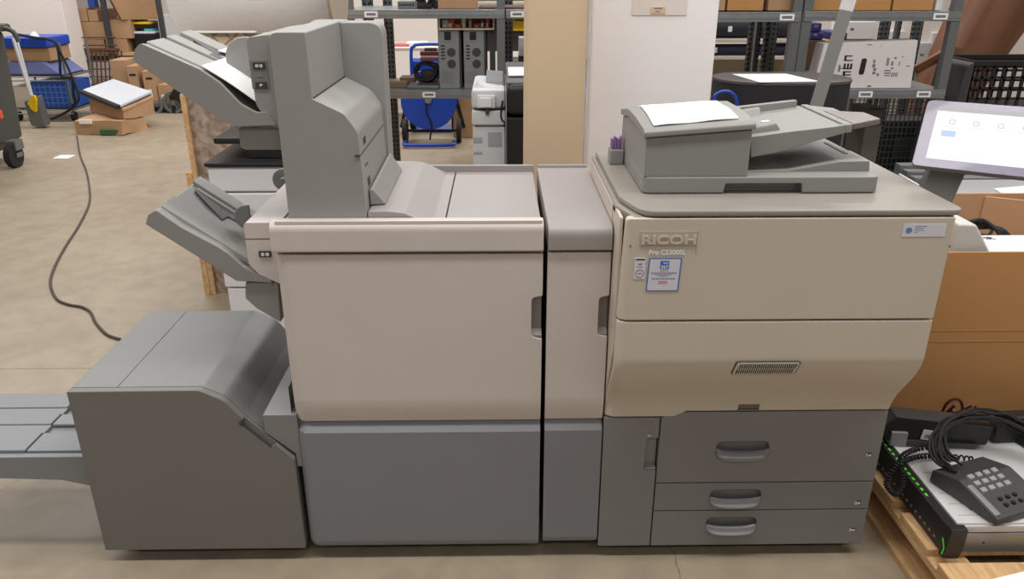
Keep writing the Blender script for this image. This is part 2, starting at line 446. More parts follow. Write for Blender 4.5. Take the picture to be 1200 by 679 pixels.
# label stuck on the pillar
p0 = at(762, 16, 2.9); p1 = at(780, 8, 2.9)
m = MB(mat('film_pocket', (236, 224, 216), 0.25)); q0 = at(740, 18, 2.9); q1 = at(806, 0, 2.9)
m.box(q0.x, q1.x, 2.8975, 2.8998, q0.z, q1.z+0.01)
m.use(mat('aged_yellow_label', (226, 196, 160), 0.5)).box(p0.x, p1.x, 2.8955, 2.8974, p0.z, p1.z)
m.use(M_INK).box(p0.x+0.012, p1.x-0.012, 2.895, 2.8954, p0.z+0.016, p1.z-0.003)
m.box(p0.x+0.018, p1.x-0.02, 2.895, 2.8954, p0.z+0.006, p0.z+0.009)
solo('wall_label', m, 'small yellowed label in clear film stuck on the white pillar', 'label')

# ------------------------------------------------------------------ finisher (wide beige unit in the middle)
def caster(mb, x, y, z1=0.05, r=0.018):
    mb.use(M_STEELD).box(x-0.012, x+0.012, y-0.012, y+0.012, 2*r*0.8, z1)
    mb.use(M_RUB).cyl((x-0.01, y, r), (x+0.01, y, r), r, n=16)
def foot(t, x, y, z1=0.055):
    m = MB(M_STEELD); caster(m, x, y, z1); part('caster', m, t)

FX0, FX1 = -0.524, 0.0985
YB = 2.275
def lip_profile(z0, z1, yf, yb, r=0.035):
    return rp([(yf, z0), (yf, z1), (yb, z1), (yb, z0)], [0.004, r, 0.006, 0.002], 8)
def door_warp(zsplit, depth=0.012, x0=None, rx=0.03):
    """upper door rolls inwards above the split line; left edge rolls back"""
    def w(x, y, z):
        f = 0.0
        if z < zsplit+0.08: f += depth*(1-(z-zsplit)/0.08)**2
        if x0 is not None and x < x0+rx: f += 0.016*(1-(x-x0)/rx)**2
        return (x, y+f if y < 1.712 else y, z)
    return w
def low_warp(ztop, zbot, x0=None, rx=0.03):
    def w(x, y, z):
        f = 0.0
        if z > ztop-0.028: f += 0.024*min(1, (z-(ztop-0.028))/0.026)
        if z < zbot+0.03: f += 0.01*(1-(z-zbot)/0.03)**2
        if x0 is not None and x < x0+rx: f += 0.016*(1-(x-x0)/rx)**2
        return (x, y+f if y < 1.712 else y, z)
    return w
def fr(a, b, n): return [a+(b-a)*i/n for i in range(1, n)]

t = fin = thing('finisher', 'wide warm grey printer finisher cabinet with blue grey lower door, centre of the machine line', 'printer finisher', (-0.21, 1.98, 0))
m = MB(M_SEAM); m.box(FX0+0.012, FX1-0.003, 1.728, YB-0.01, 0.06, 0.93); part('frame', m, t)
m = MB(M_FIN); m.box(FX0+0.002, FX0+0.0125, 1.735, YB, 0.06, 0.935, 0.003); part('side_panel', m, t); m = MB(M_FIN); m.box(FX1-0.004, FX1-0.0005, 1.735, YB, 0.44, 0.935, 0.001); part('side_panel', m, t)
# top deck: flat lid panels behind the rounded band
m = MB(M_FTOP)
ws = lambda x0, x1: m.box(x0, x1, 1.735, YB-0.006, 0.93, 0.946, 0.003)
ws(FX0+0.004, -0.1335); part('top_panel', m, t)
m = MB(M_FTOP); ws(-0.131, FX1-0.002)
part('top_lid', m, t)
m = MB(M_FTOP); m.box(-0.335, FX1, YB-0.012, YB+0.002, 0.93, 0.966, 0.003); part('rear_lip', m, t)
# raised ramp beside the inserter: high on the left, feathering down to the right
rz = 0.9462
pr = [(-0.3085, rz), (-0.3085, rz+0.034), (-0.262, rz+0.034), (-0.225, rz+0.03), (-0.165, rz+0.002), (-0.16, rz)]
m = MB(M_FTOP); m.prism(rp(pr, [0, 0.004, 0.02, 0.03, 0.01, 0]), 'y', 1.745, YB-0.012, 0.005); part('paper_ramp', m, t)
# rounded band
m = MB(M_FIN); m.prism(rp([(1.694, 0.897), (1.694, 0.967), (1.738, 0.967), (1.738, 0.897)], [0.006, 0.045, 0.005, 0.002], 8), 'x', FX0-0.003, FX1, 0.012, 3)
m.prism(rp([(1.7, 0.9715), (1.708, 0.9715), (1.742, 0.966), (1.742, 0.95), (1.7, 0.95)], 0.002), 'x', FX0+0.01, FX1-0.003, 0.002)
part('front_band', m, t)
# upper door with handle notch
zs = 0.4355
hz0, hz1 = 0.676, 0.779
poly = rp([(FX0, zs), (FX1, zs), (FX1, hz0-0.006), (FX1-0.026, hz0), (FX1-0.026, hz1), (FX1, hz1+0.004), (FX1, 0.8895), (FX0, 0.8895)],
          [0.012, 0.004, 0.003, 0.013, 0.013, 0.004, 0.004, 0.008])
m = MB(M_FIN); m.prism(poly, 'y', 1.7, 1.726, 0.004, 2, slices={'z': fr(zs, zs+0.08, 9), 'x': fr(FX0, FX0+0.03, 6)}, warp=door_warp(zs, 0.012, FX0))
ud = part('upper_door', m, t)
M_CUP = mat('handle_cup_shade_plastic', (138, 130, 126), 0.5)  # darker than the door: shade of the notch is put into the colour
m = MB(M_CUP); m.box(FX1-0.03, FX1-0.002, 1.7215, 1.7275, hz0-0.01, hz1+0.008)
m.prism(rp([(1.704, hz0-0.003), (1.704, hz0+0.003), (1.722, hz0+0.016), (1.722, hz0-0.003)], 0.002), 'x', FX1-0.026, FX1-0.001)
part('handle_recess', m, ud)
# lower door
poly = rp([(FX0, 0.043), (FX1, 0.043), (FX1, zs-0.004), (FX0, zs-0.004)], [0.02, 0.008, 0.003, 0.003])
m = MB(M_FLOW); m.prism(poly, 'y', 1.698, 1.726, 0.003, 2, slices={'z': fr(0.043, 0.073, 5)+fr(zs-0.032, zs-0.004, 8), 'x': fr(FX0, FX0+0.03, 6)}, warp=low_warp(zs-0.004, 0.043, FX0))
part('lower_door', m, t)
# ledge on the left side of the finisher, resting between it and the booklet unit
m = MB(M_DRAW); m.prism([(-0.606, 0.455), (-0.521, 0.455), (-0.521, 0.30), (-0.5345, 0.30), (-0.5345, 0.339), (-0.606, 0.405)], 'y', 1.712, 2.18, 0.001); part('side_ledge', m, t)
for x, y in ((-0.47, 1.8), (-0.25, 1.76), (0.04, 1.8), (-0.47, 2.2), (0.04, 2.2)): foot(t, x, y, 0.065)

# output unit and lower tray on the finisher's left side
m = MB(M_FIN)
hp = rp([(-0.607, 0.948), (-0.607, 0.845), (-0.585, 0.817), (-0.522, 0.785), (-0.522, 0.948)], [0.01, 0.004, 0.02, 0.002, 0.002])
m.prism(hp, 'y', 1.765, 2.21, 0.006); m.use(M_SEAM).box(-0.6073, -0.53, 1.7645, 1.7655, 0.9075, 0.909)
hs = part('output_housing', m, t)
m = MB(M_DARK2); c = at(312, 298, 1.763); m.box(c.x-0.018, c.x+0.012, 1.761, 1.767, c.z-0.008, c.z+0.008, 0.002)
m.use(M_PRINTW)
for dx in (-0.008, 0.003): m.ring((c.x+dx, 1.7605, c.z), (c.x+dx, 1.7612, c.z), 0.0042, 0.0015, 12)
part('button_plate', m, hs, 'dark plate with two small white round symbols')

def tray_build(P0, P1, drop, thick_l, yf, yb, xr, zr, lipw):
    pass
def out_tray(name_parent, prof_front, yf, yb, surf, mat_, deep):
    """prof_front: XZ outline of the near side wall; surf: XZ line of the recessed paper surface"""
    m = MB(mat_)
    m.prism(prof_front, 'y', yf, yf+0.012, 0.003)
    low = [(p[0], p[1]) for p in surf]
    m.prism(low+[(low[-1][0], low[-1][1]-deep), (low[0][0], low[0][1]-deep)], 'y', yf+0.006, yb, 0.004)
    return m
# lower output tray
yf, yb = 1.765, 2.07
edge_t = [(-0.842, 0.966), (-0.818, 0.972), (-0.60, 0.878)]
P = lambda u, v: tuple(at(u, v, yf).xz)
prof = [P(170, 263), P(173, 252), P(182, 246), P(211, 266), P(255, 289.5), P(267, 297), P(284, 312), P(302, 322), P(318, 328), P(318, 332), P(277, 330)]
prof = rp(prof, [0.004, 0.008, 0.01, 0.02, 0.02, 0.03, 0.02, 0.02, 0, 0, 0.01])
surf = [P(174, 252), P(182, 247), P(211, 267), P(254, 291), P(266, 299.5), P(280, 313), P(296, 322), P(318, 328.5)]
m = out_tray(t, prof, yf, yb, surf, M_GREY, 0.02)
tr = part('output_tray', m, t)
# grooves and raised wings running down the tray
sl = Vector((P(254, 291)[0]-P(182, 247)[0], 0, P(254, 291)[1]-P(182, 247)[1])).normalized()
A0 = Vector((P(182, 247)[0], 0, P(182, 247)[1]))
def on(s, y, h=0.0): return A0+sl*s+Vector((0, y, h))
L_ = 0.235
for y0, y1, s0, s1, h in ((yf+0.03, yf+0.12, 0.0, L_, 0.004), (yf+0.215, yb-0.07, 0.02, L_, 0.006), (yb-0.065, yb-0.004, 0.0, L_+0.03, 0.009)):
    m = MB(M_GREY); m.hexa([on(s0, y0, -0.012), on(s1, y0, -0.012), on(s1, y1, -0.012), on(s0, y1, -0.012), on(s0, y0+0.003, h), on(s1, y0+0.003, h), on(s1, y1-0.003, h), on(s0, y1-0.003, h)], 0.002); part('tray_rib', m, tr)
m = MB(M_DARK2)
m.hexa([on(0.02, yf+0.205, -0.005), on(0.12, yf+0.15, -0.005), on(0.125, yf+0.20, -0.005), on(0.02, yf+0.214, -0.005), on(0.02, yf+0.205, 0.0055), on(0.12, yf+0.15, 0.002), on(0.125, yf+0.20, 0.002), on(0.02, yf+0.214, 0.0065)])
m.hexa([on(0.12, yf+0.185, -0.01), on(0.225, yf+0.185, -0.01), on(0.225, yf+0.2, -0.01), on(0.12, yf+0.2, -0.01), on(0.12, yf+0.185, 0.002), on(0.225, yf+0.185, 0.002), on(0.225, yf+0.2, 0.002), on(0.12, yf+0.2, 0.002)])
part('finger_slot', m, tr)
def half_disc(c, r, y0, y1, mt, ang0=90, ang1=270, flat=0.25):
    pts = [(c[0]+r*flat*1.0, c[1]+r)]+[(c[0]+r*math.cos(math.radians(a)), c[1]+r*math.sin(math.radians(a))) for a in range(ang0, ang1+1, 12)]+[(c[0]+r*flat, c[1]-r)]
    m = MB(mt); m.prism(pts, 'y', y0, y1, 0.004); return m
c = at(290, 254, 1.92)
m = half_disc((c.x, c.z), 0.032, 1.912, 1.926, M_GREY); m.box(c.x+0.004, c.x+0.03, 1.915, 1.923, c.z-0.004, c.z+0.004)
part('paper_stop', m, t)
c = at(330, 214, 2.19); m = half_disc((c.x, c.z), 0.034, 2.215, 2.225, M_DRAW); m.box(c.x-0.004, c.x+0.02, 2.19, 2.226, 0.90, c.z+0.01); part('paper_stop', m, t)
m = MB(M_GREY)
Q = lambda u, v: tuple(at(u, v, 1.775).xz)
m.prism(rp([Q(287, 331), Q(326, 331), Q(329, 379), Q(300, 362), Q(287, 350)], [0.006, 0, 0, 0.01, 0.008]), 'y', 1.775, 2.1, 0.005); part('tray_bracket', m, t)

# ------------------------------------------------------------------ bridge unit (narrow beige module)
BX0, BX1 = 0.109, 0.2572
t = thing('bridge_unit', 'narrow beige module between the wide finisher and the tall printer', 'printer module', (0.185, 1.98, 0))
m = MB(M_SEAM); m.box(BX0+0.002, BX1-0.003, 1.725, YB-0.01, 0.06, 0.93); part('frame', m, t)
m = MB(M_FTOP); m.prism(rp([(1.692, 0.9), (1.692, 0.958), (YB, 0.958), (YB, 0.9)], [0.004, 0.055, 0.006, 0.002], 10), 'x', BX0, BX1, 0.006, 3)
part('top_cover', m, t)
m = MB(M_FTOP); m.box(BX0+0.002, BX1-0.002, YB-0.012, YB+0.002, 0.95, 0.966, 0.002); part('rear_lip', m, t)
hx = BX1-0.024
poly = rp([(BX0, zs+0.002), (BX1, zs+0.002), (BX1, hz0), (hx, hz0+0.004), (hx, hz1), (BX1, hz1+0.004), (BX1, 0.893), (BX0, 0.893)], [0.004, 0.004, 0.003, 0.012, 0.012, 0.004, 0.004, 0.004])
m = MB(M_FIN); m.prism(poly, 'y', 1.7, 1.724, 0.004, 2, slices={'z': fr(zs+0.002, zs+0.082, 9)}, warp=door_warp(zs+0.002))
ud = part('upper_door', m, t)
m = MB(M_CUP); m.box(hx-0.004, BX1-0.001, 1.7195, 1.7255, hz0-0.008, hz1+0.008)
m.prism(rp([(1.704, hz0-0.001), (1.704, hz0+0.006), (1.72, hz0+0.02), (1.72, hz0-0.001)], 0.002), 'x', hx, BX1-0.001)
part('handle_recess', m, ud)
poly = rp([(BX0, 0.052), (BX1, 0.052), (BX1, zs-0.002), (BX0, zs-0.002)], [0.006, 0.014, 0.003, 0.003])
m = MB(M_FLOW); m.prism(poly, 'y', 1.698, 1.724, 0.003, 2, slices={'z': fr(0.052, 0.08, 5)+fr(zs-0.030, zs-0.002, 8)}, warp=low_warp(zs-0.002, 0.052))
part('lower_door', m, t)
for x, y in ((0.14, 1.8), (0.235, 1.8), (0.14, 2.2), (0.235, 2.2)): foot(t, x, y, 0.065)

# ------------------------------------------------------------------ booklet unit (low grey box at left)
KX0, KX1, KYF, KYB = -1.077, -0.536, 1.7, 2.19
t = thing('booklet_unit', 'low grey booklet making unit with curved sloping cover at the left of the finisher', 'booklet maker', (-0.81, 1.95, 0))
K = lambda u, v: tuple(at(u, v, KYF).xz)
prof = [(KX0, 0.042), (KX0, 0.5335), (K(232, 458)), K(262, 470), K(285, 492), K(345, 539), (KX1, 0.042)]
prof = rp(prof, [0.004, 0.004, 0.04, 0.06, 0.03, 0.004, 0.003], 8)
m = MB(M_BOX); m.prism(prof, 'y', KYF, KYF+0.022, 0.004)
off = Vector((0, 0, 0))
cut = MB(M_BOX); a = Vector(at(283, 493, KYF)); b_ = Vector(at(321, 523, KYF)); d = (b_-a).normalized(); nrm = Vector((-d.z, 0, d.x))
cut.hexa([a-nrm*0.012+Vector((0, -0.02, 0)), b_-nrm*0.012+Vector((0, -0.02, 0)), b_-nrm*0.012+Vector((0, 0.012, 0)), a-nrm*0.012+Vector((0, 0.012, 0)),
          a+nrm*0.012+Vector((0, -0.02, 0)), b_+nrm*0.012+Vector((0, -0.02, 0)), b_+nrm*0.012+Vector((0, 0.012, 0)), a+nrm*0.012+Vector((0, 0.012, 0))])
part('front_panel', m, t, cut=[cut])
# shell in two pieces split by the seam on top
def shell(xa, xb, mt):
    top = [p for p in prof if p[1] > 0.06]
    def zt(x):
        pts = sorted(top)
        for (x0, z0), (x1, z1) in zip(pts, pts[1:]):
            if x0 <= x <= x1: return z0+(z1-z0)*(x-x0)/max(1e-9, x1-x0)
        return pts[0][1]
    pts = [(xa, 0.05), (xa, zt(xa))]+[p for p in sorted(top) if xa < p[0] < xb and p[1] > 0.2]+[(xb, zt(xb-1e-4)), (xb, 0.05)]
    out = []
    for p in pts:
        if not out or (Vector(p)-Vector(out[-1])).length > 1e-4: out.append(p)
    m = MB(mt); m.prism(out, 'y', KYF+0.0225, KYB, 0.002, lim=0.9); return m
part('left_cover', shell(KX0+0.002, -0.962, M_BTOP), t)
part('curved_cover', shell(-0.960, KX1, M_BTOP), t)
m = MB(M_DARK2)  # dark inserts on back and floor paint the slot's shade
m.hexa([a-nrm*0.0115+Vector((0, 0.0125, 0)), b_-nrm*0.0115+Vector((0, 0.0125, 0)), b_-nrm*0.0115+Vector((0, 0.014, 0)), a-nrm*0.0115+Vector((0, 0.014, 0)),
        a-nrm*0.001+Vector((0, 0.0125, 0)), b_-nrm*0.001+Vector((0, 0.0125, 0)), b_-nrm*0.001+Vector((0, 0.014, 0)), a-nrm*0.001+Vector((0, 0.014, 0))])
V_ = lambda p, dn, y: (p-nrm*dn)+Vector((0, y, 0))
m.hexa([V_(a, 0.0119, 0.001), V_(b_, 0.0119, 0.001), V_(b_, 0.0119, 0.0125), V_(a, 0.0119, 0.0125), V_(a, 0.0108, 0.001), V_(b_, 0.0108, 0.001), V_(b_, 0.0108, 0.0125), V_(a, 0.0108, 0.0125)])
m.box(a.x-0.006, a.x+0.002, 1.6985, 1.701, a.z-0.012, a.z-0.004)
part('grip_recess_shade', m, t)
for x, y in ((-1.02, 1.78), (-0.6, 1.78), (-1.02, 2.12), (-0.6, 2.12)): foot(t, x, y, 0.058)
# stacking tray on the left end
TY = 1.735; G = lambda u, v: tuple(at(u, v, TY).xz)
zt = at(50, 536, TY).z
x0 = -1.62
m = MB(M_TRAYG); m.prism([(x0, zt+0.0), (KX0-0.001, zt), (KX0-0.001, G(96, 572)[1]), (G(72, 565)[0], G(72, 563)[1]), (x0, G(0, 557)[1])], 'y', TY, TY+0.02, 0.002)
m.box(x0, KX0-0.001, TY+0.019, 2.06, zt-0.03, zt-0.006, 0.002)
st = part('stacking_tray', m, t)
yy = [TY+0.021, TY+0.108, TY+0.15, TY+0.205, TY+0.24, 2.058]
for ya, yb_ in ((yy[0], yy[1]), (yy[2], yy[3]), (yy[4], yy[5])):
    m = MB(M_TRAYG); m.box(-1.255, KX0-0.001, ya, yb_, zt-0.004, zt+0.006, 0.003)
    m.box(x0, -1.259, ya, yb_, zt-0.004, zt+0.008, 0.003); part('tray_strip', m, st)
m = MB(M_DARK2)
for y0 in (yy[1]+0.003, yy[3]+0.003): m.box(-1.26, KX0-0.001, y0, y0+0.008, zt-0.0055, zt-0.003)
part('groove', m, st)
m = MB(M_TRAYG)
for ya, yb_ in ((yy[1], yy[2]), (yy[3], yy[4])): m.box(x0, -1.255, ya+0.001, yb_-0.001, zt-0.006, zt+0.005, 0.002)
part('tray_strip', m, st)

# ------------------------------------------------------------------ production printer
PX0, PX1 = 0.2595, 0.985
t = prn = thing('production_printer', 'tall beige production printer with three grey paper drawers and document feeder', 'printer', (0.63, 1.95, 0))
m = MB(M_SEAM); m.box(PX0+0.006, PX1-0.002, 1.727, 2.19, 0.055, 0.99); m.box(PX0+0.02, PX1-0.01, 1.63, 1.73, 0.66, 0.99); part('frame', m, t)
m = MB(M_PR); m.box(PX0-0.001, PX0+0.0065, 1.735, 2.2, 0.46, 1.0, 0.002); m.prism([(1.625, 0.68), (1.625, 1.0), (1.735, 1.0), (1.735, 0.46)], 'x', PX0+0.001, PX0+0.0085, 0.002)
part('side_panel', m, t); m = MB(M_PR); m.prism([(1.632, 0.66), (1.632, 1.0), (2.2, 1.0), (2.2, 0.46), (1.735, 0.46)], 'x', PX1-0.001, PX1+0.016, 0.004)
m.use(M_DRAW).box(PX1-0.001, PX1+0.01, 1.735, 2.2, 0.05, 0.458, 0.002); part('side_panel', m, t); m = MB(M_DRAW); m.box(PX0+0.0005, PX0+0.0065, 1.735, 2.2, 0.05, 0.458, 0.001)
part('side_panel', m, t)
# top slab with rounded front corners
FL = atz(740, 250, 1.02)
poly = rp([(PX0+0.012, 2.2), (PX0+0.012, 1.72), (PX0+0.045, 1.602), (PX1+0.02, 1.602), (PX1+0.02, 2.2)], [0.01, 0.03, 0.05, 0.03, 0.01], 8)
m = MB(M_PTOP); m.prism(poly, 'z', 1.0075, 1.021, 0.004, 2); part('top_cover', m, t)
m = MB(M_PTOP); m.prism(rp([(PX0+0.001, 2.2), (PX0+0.001, 1.70), (PX0+0.03, 1.61), (PX0+0.05, 1.61), (PX0+0.05, 2.2)], [0, 0.02, 0.02, 0, 0]), 'z', 0.985, 1.0065, 0.003); part('shoulder_panel', m, t)
# upper front door
poly = rp([(PX0+0.004, 0.764), (PX1, 0.764), (PX1, 1.0045), (PX0+0.012, 1.0045)], [0.005, 0.005, 0.004, 0.012])
m = MB(M_PR); m.prism(poly, 'y', 1.6, 1.628, 0.004, 2, slices={'x': fr(PX0+0.004, PX0+0.03, 6)},
    warp=lambda x, y, z: (x, y+(0.014*(1-(x-PX0-0.004)/0.026)**2 if (y < 1.612 and x < PX0+0.03) else 0), z))
up = part('upper_front_door', m, t)
# lower front door: a belly that falls back to the drawers
def belly(z):
    if z > 0.66: return 0.0
    s = (0.66-z)/(0.66-0.466); s = min(1, s); return 0.098*(s*s*(3-2*s)*0.75+s*0.25)
poly = rp([(PX0+0.002, 0.450), (PX0+0.178, 0.450), (PX0+0.208, 0.4655), (PX1, 0.4655), (PX1, 0.7595), (PX0+0.004, 0.7595)], [0.004, 0.004, 0.004, 0.004, 0.004, 0.005])
def wb(x, y, z):
    f = belly(z)
    if x < PX0+0.03 and y < 1.612: f += 0.014*(1-(x-PX0)/0.03)**2
    return (x, y+f, z)
m = MB(M_PR); m.prism(poly, 'y', 1.6, 1.626, 0.003, 2, slices={'z': fr(0.466, 0.68, 26), 'x': fr(PX0, PX0+0.03, 6)}, warp=wb)
s0 = at(866, 476, 1.69); s1 = at(890, 484, 1.69)
cut = MB(M_PR); cut.box(s0.x, s1.x, 1.6, 1.707, 0.44, s0.z+0.003)
ld = part('lower_front_door', m, t, cut=[cut])
m = MB(mat('latch_brown_grey', (118, 106, 98), 0.5)); m.box(s0.x+0.0003, s1.x-0.0003, 1.700, 1.7065, 0.4665, s0.z+0.003, 0.001); m.box(s0.x+0.002, s1.x-0.002, 1.695, 1.707, 0.4665, 0.47)
part('latch', m, ld)
# vent grille lying on the belly
gc = at(897, 437.5, 1.606); zg0, zg1 = at(0, 446, 1.61).z, at(0, 430, 1.6).z
gy = 1.6+belly((zg0+zg1)/2)
x0, x1 = at(857, 438, 1.605).x, at(936, 438, 1.605).x; xs = 0.006
tl = math.atan2(belly(zg0)-belly(zg1), zg1-zg0)
m = MB(M_PR); m.T = Matrix.Translation((0, gy, (zg0+zg1)/2)) @ Matrix.Rotation(tl, 4, 'X')
hh = (zg1-zg0)/2/math.cos(tl)
outer = rp([(x0, -hh), (x1-xs, -hh), (x1, hh), (x0+xs, hh)], 0.008)
m.use(M_DARK2).prism(outer, 'y', -0.0015, 0.006, 0.0005)
inner = rp([(x0+0.003, -hh+0.0025), (x1-xs-0.003, -hh+0.0025), (x1-0.003, hh-0.0025), (x0+xs+0.003, hh-0.0025)], 0.006)
m.use(M_PR).prism(inner, 'y', -0.003, 0.005, 0.0006)
m.use(M_SEAM).prism(rp([(x0+0.009, -hh+0.0065), (x1-xs-0.009, -hh+0.0065), (x1-0.009, hh-0.0065), (x0+xs+0.009, hh-0.0065)], 0.002), 'y', -0.0034, 0.004)
n = 27
m.use(M_PR)
for i in range(n):
    xx = x0+0.012+(x1-x0-0.024)*(i+0.5)/n
    m.box(xx-0.0009, xx+0.0009, -0.0042, 0.003, -hh+0.007, hh-0.007)
m.box(x0+0.01, x1-0.01, -0.0042, 0.003, -0.0006, 0.0006)
part('vent_grille', m, ld)
# embossed maker lettering and model name
L0 = at(749, 288, 1.6); L1 = at(818, 271, 1.6)
m = MB(M_PR); m.use(mat('emboss_plate', (186, 174, 159), 0.5)).box(L0.x, L1.x, 1.5993, 1.6005, L0.z, L1.z)
text_into(m, 'RICOH', 0.027, front(L0.x+0.003, 1.5985, L0.z+0.004), 0.0016, M_PR, width=(L1.x-L0.x)-0.007, bold=0.0009)
m.use(mat('emboss_edge', (150, 138, 124), 0.5)).box(L0.x, L1.x, 1.5988, 1.5994, L0.z-0.0006, L0.z); m.box(L1.x-0.0006, L1.x, 1.5988, 1.5994, L0.z-0.022, L1.z)
part('maker_name', m, up, 'embossed maker lettering in the same beige')
m = MB(M_PRINTW); c = at(760, 298, 1.6); e = at(803, 298, 1.6)
text_into(m, 'Pro C5300SL', 0.0155, front(c.x, 1.5993, c.z-0.001), 0.0003, M_PRINTW, width=e.x-c.x, bold=0.0003)
part('model_name', m, up, 'white model name')
# stickers
a = at(756.5, 341.5, 1.6); b_ = at(799.5, 302.5, 1.6); sk = -0.004
m = MB(M_LBLUE); m.prism(rp([(a.x, a.z), (b_.x-0.003, a.z), (b_.x, b_.z), (a.x+0.003, b_.z)], 0.003), 'y', 1.5990, 1.6002)
m.use(M_LWHITE).prism(rp([(a.x+0.0025, a.z+0.0025), (b_.x-0.0058, a.z+0.0025), (b_.x-0.003, b_.z-0.0025), (a.x+0.0055, b_.z-0.0025)], 0.003), 'y', 1.5987, 1.5990)
cx = (a.x+b_.x)/2; zt_ = b_.z-0.006; bw = 0.0098
m.use(M_LBLUE).prism(rp([(cx-bw, zt_-0.019), (cx+bw, zt_-0.019), (cx+bw, zt_), (cx-bw, zt_)], 0.0015), 'y', 1.5983, 1.5987)
text_into(m, '24.7', 0.0088, front(cx-0.0075, 1.5982, zt_-0.0172), 0.0002, M_PRINTW, bold=0.0003)
text_into(m, 'EAD', 0.0062, front(cx-0.003, 1.5982, zt_-0.0072), 0.0002, M_PRINTW)
m.use(M_INK)
for k, (w, dz) in enumerate(((0.009, 0.0235), (0.0285, 0.0275), (0.0285, 0.0302), (0.018, 0.0330), (0.010, 0.0365))):
    m.box(cx-w-0.0005, cx+w-0.0005, 1.5984, 1.5987, zt_-dz-0.0004, zt_-dz+0.0004)
m.use(M_LBLUE)
for k in range(11): m.box(cx-0.0265+k*0.0048, cx-0.0235+k*0.0048, 1.5984, 1.5987, zt_-0.0435, zt_-0.0408)
m.use(M_INKR).box(cx-0.0115, cx+0.0095, 1.5984, 1.5987, zt_-0.0502, zt_-0.0482); m.box(cx-0.0115, cx+0.0085, 1.5984, 1.5987, zt_-0.0538, zt_-0.0528)
part('sticker', m, up, 'blue bordered white sticker')
a = at(742.5, 327, 1.6); b_ = at(757, 302.5, 1.6)
m = MB(M_LWHITE); m.box(a.x, b_.x, 1.5992, 1.6002, a.z, b_.z)
cx = (a.x+b_.x)/2
m.use(M_INKD).box(a.x+0.002, b_.x-0.002, 1.5989, 1.5992, b_.z-0.005, b_.z-0.002)
m.use(M_INK).prism([(cx-0.005, b_.z-0.0135), (cx+0.005, b_.z-0.012), (cx+0.002, b_.z-0.0165), (cx-0.003, b_.z-0.0155)], 'y', 1.5989, 1.5992); m.box(cx-0.007, cx+0.007, 1.5989, 1.5992, b_.z-0.0212, b_.z-0.020)
m.ring((cx, 1.5989, a.z+0.0125), (cx, 1.5992, a.z+0.0125), 0.0098, 0.0082); m.box(cx-0.004, cx+0.004, 1.5989, 1.5992, a.z+0.0115, a.z+0.0138)
part('sticker', m, up, 'small white certification sticker with a grey round emblem')
a = at(1056.5, 277.5, 1.6); b_ = at(1110, 262.5, 1.6)
m = MB(M_LWHITE); m.box(a.x, b_.x, 1.5992, 1.6002, a.z, b_.z)
cx = a.x+0.013; cz = (a.z+b_.z)/2
m.use(M_LBLUE).ring((cx, 1.5989, cz), (cx, 1.5992, cz), 0.0068, 0.0052); m.ring((cx, 1.5989, cz), (cx, 1.5992, cz), 0.0042, 0.0022); m.cyl((cx, 1.5989, cz), (cx, 1.5992, cz), 0.0014, n=10)
for k, w in enumerate((0.026, 0.02, 0.022, 0.007)): m.use(M_LBLUE if k == 0 else M_INK).box(cx+0.012, cx+0.012+w, 1.5989, 1.5992, b_.z-0.0055-k*0.0045, b_.z-0.0046-k*0.0045)
part('sticker', m, up, 'white sticker with a blue round emblem')
m = MB(M_SEAM); c = at(738.5, 288.5, 1.603); m.box(c.x-0.001, c.x+0.001, 1.5995, 1.6025, c.z-0.0025, c.z+0.0025); c = at(1113, 289, 1.6); m.box(c.x-0.0008, c.x+0.0008, 1.5985, 1.602, c.z-0.002, c.z+0.002)
part('screw_hole', m, up)
# grey side door and the three drawers
SX = at(769, 560, 1.7).x-0.001
poly = rp([(PX0+0.001, 0.039), (SX-0.0015, 0.039), (SX-0.0015, 0.4455), (PX0+0.001, 0.4455)], [0.006, 0.003, 0.003, 0.003])
m = MB(M_DRAW); m.prism(poly, 'y', 1.7, 1.724, 0.003)
na = at(754, 551, 1.7); nb = at(769, 513, 1.7)
cut = MB(M_DRAW); cut.prism(rp([(na.x, na.z), (SX+0.01, na.z-0.002), (SX+0.01, nb.z-0.001), (na.x+0.002, nb.z-0.003)], [0.002, 0, 0, 0.004]), 'y', 1.68, 1.718)
sd = part('side_door', m, t, cut=[cut])
m = MB(M_GREY); m.box(na.x+0.001, SX-0.003, 1.7165, 1.7178, na.z+0.001, nb.z-0.004); m.prism(rp([(1.701, na.z), (1.701, na.z+0.004), (1.717, na.z+0.01), (1.717, na.z)], 0.001), 'x', na.x+0.001, SX-0.003)
m.use(M_PRINTW).box(na.x+0.004, na.x+0.012, 1.6993, 1.7005, nb.z+0.0045, nb.z+0.007)
part('handle_recess', m, sd)
zd = [0.4625, 0.2445, 0.1545, 0.037]
labels = ['tall top drawer', 'shallow middle drawer', 'shallow bottom drawer']
hcs = [(870, 528), (861.5, 584), (856.5, 616)]
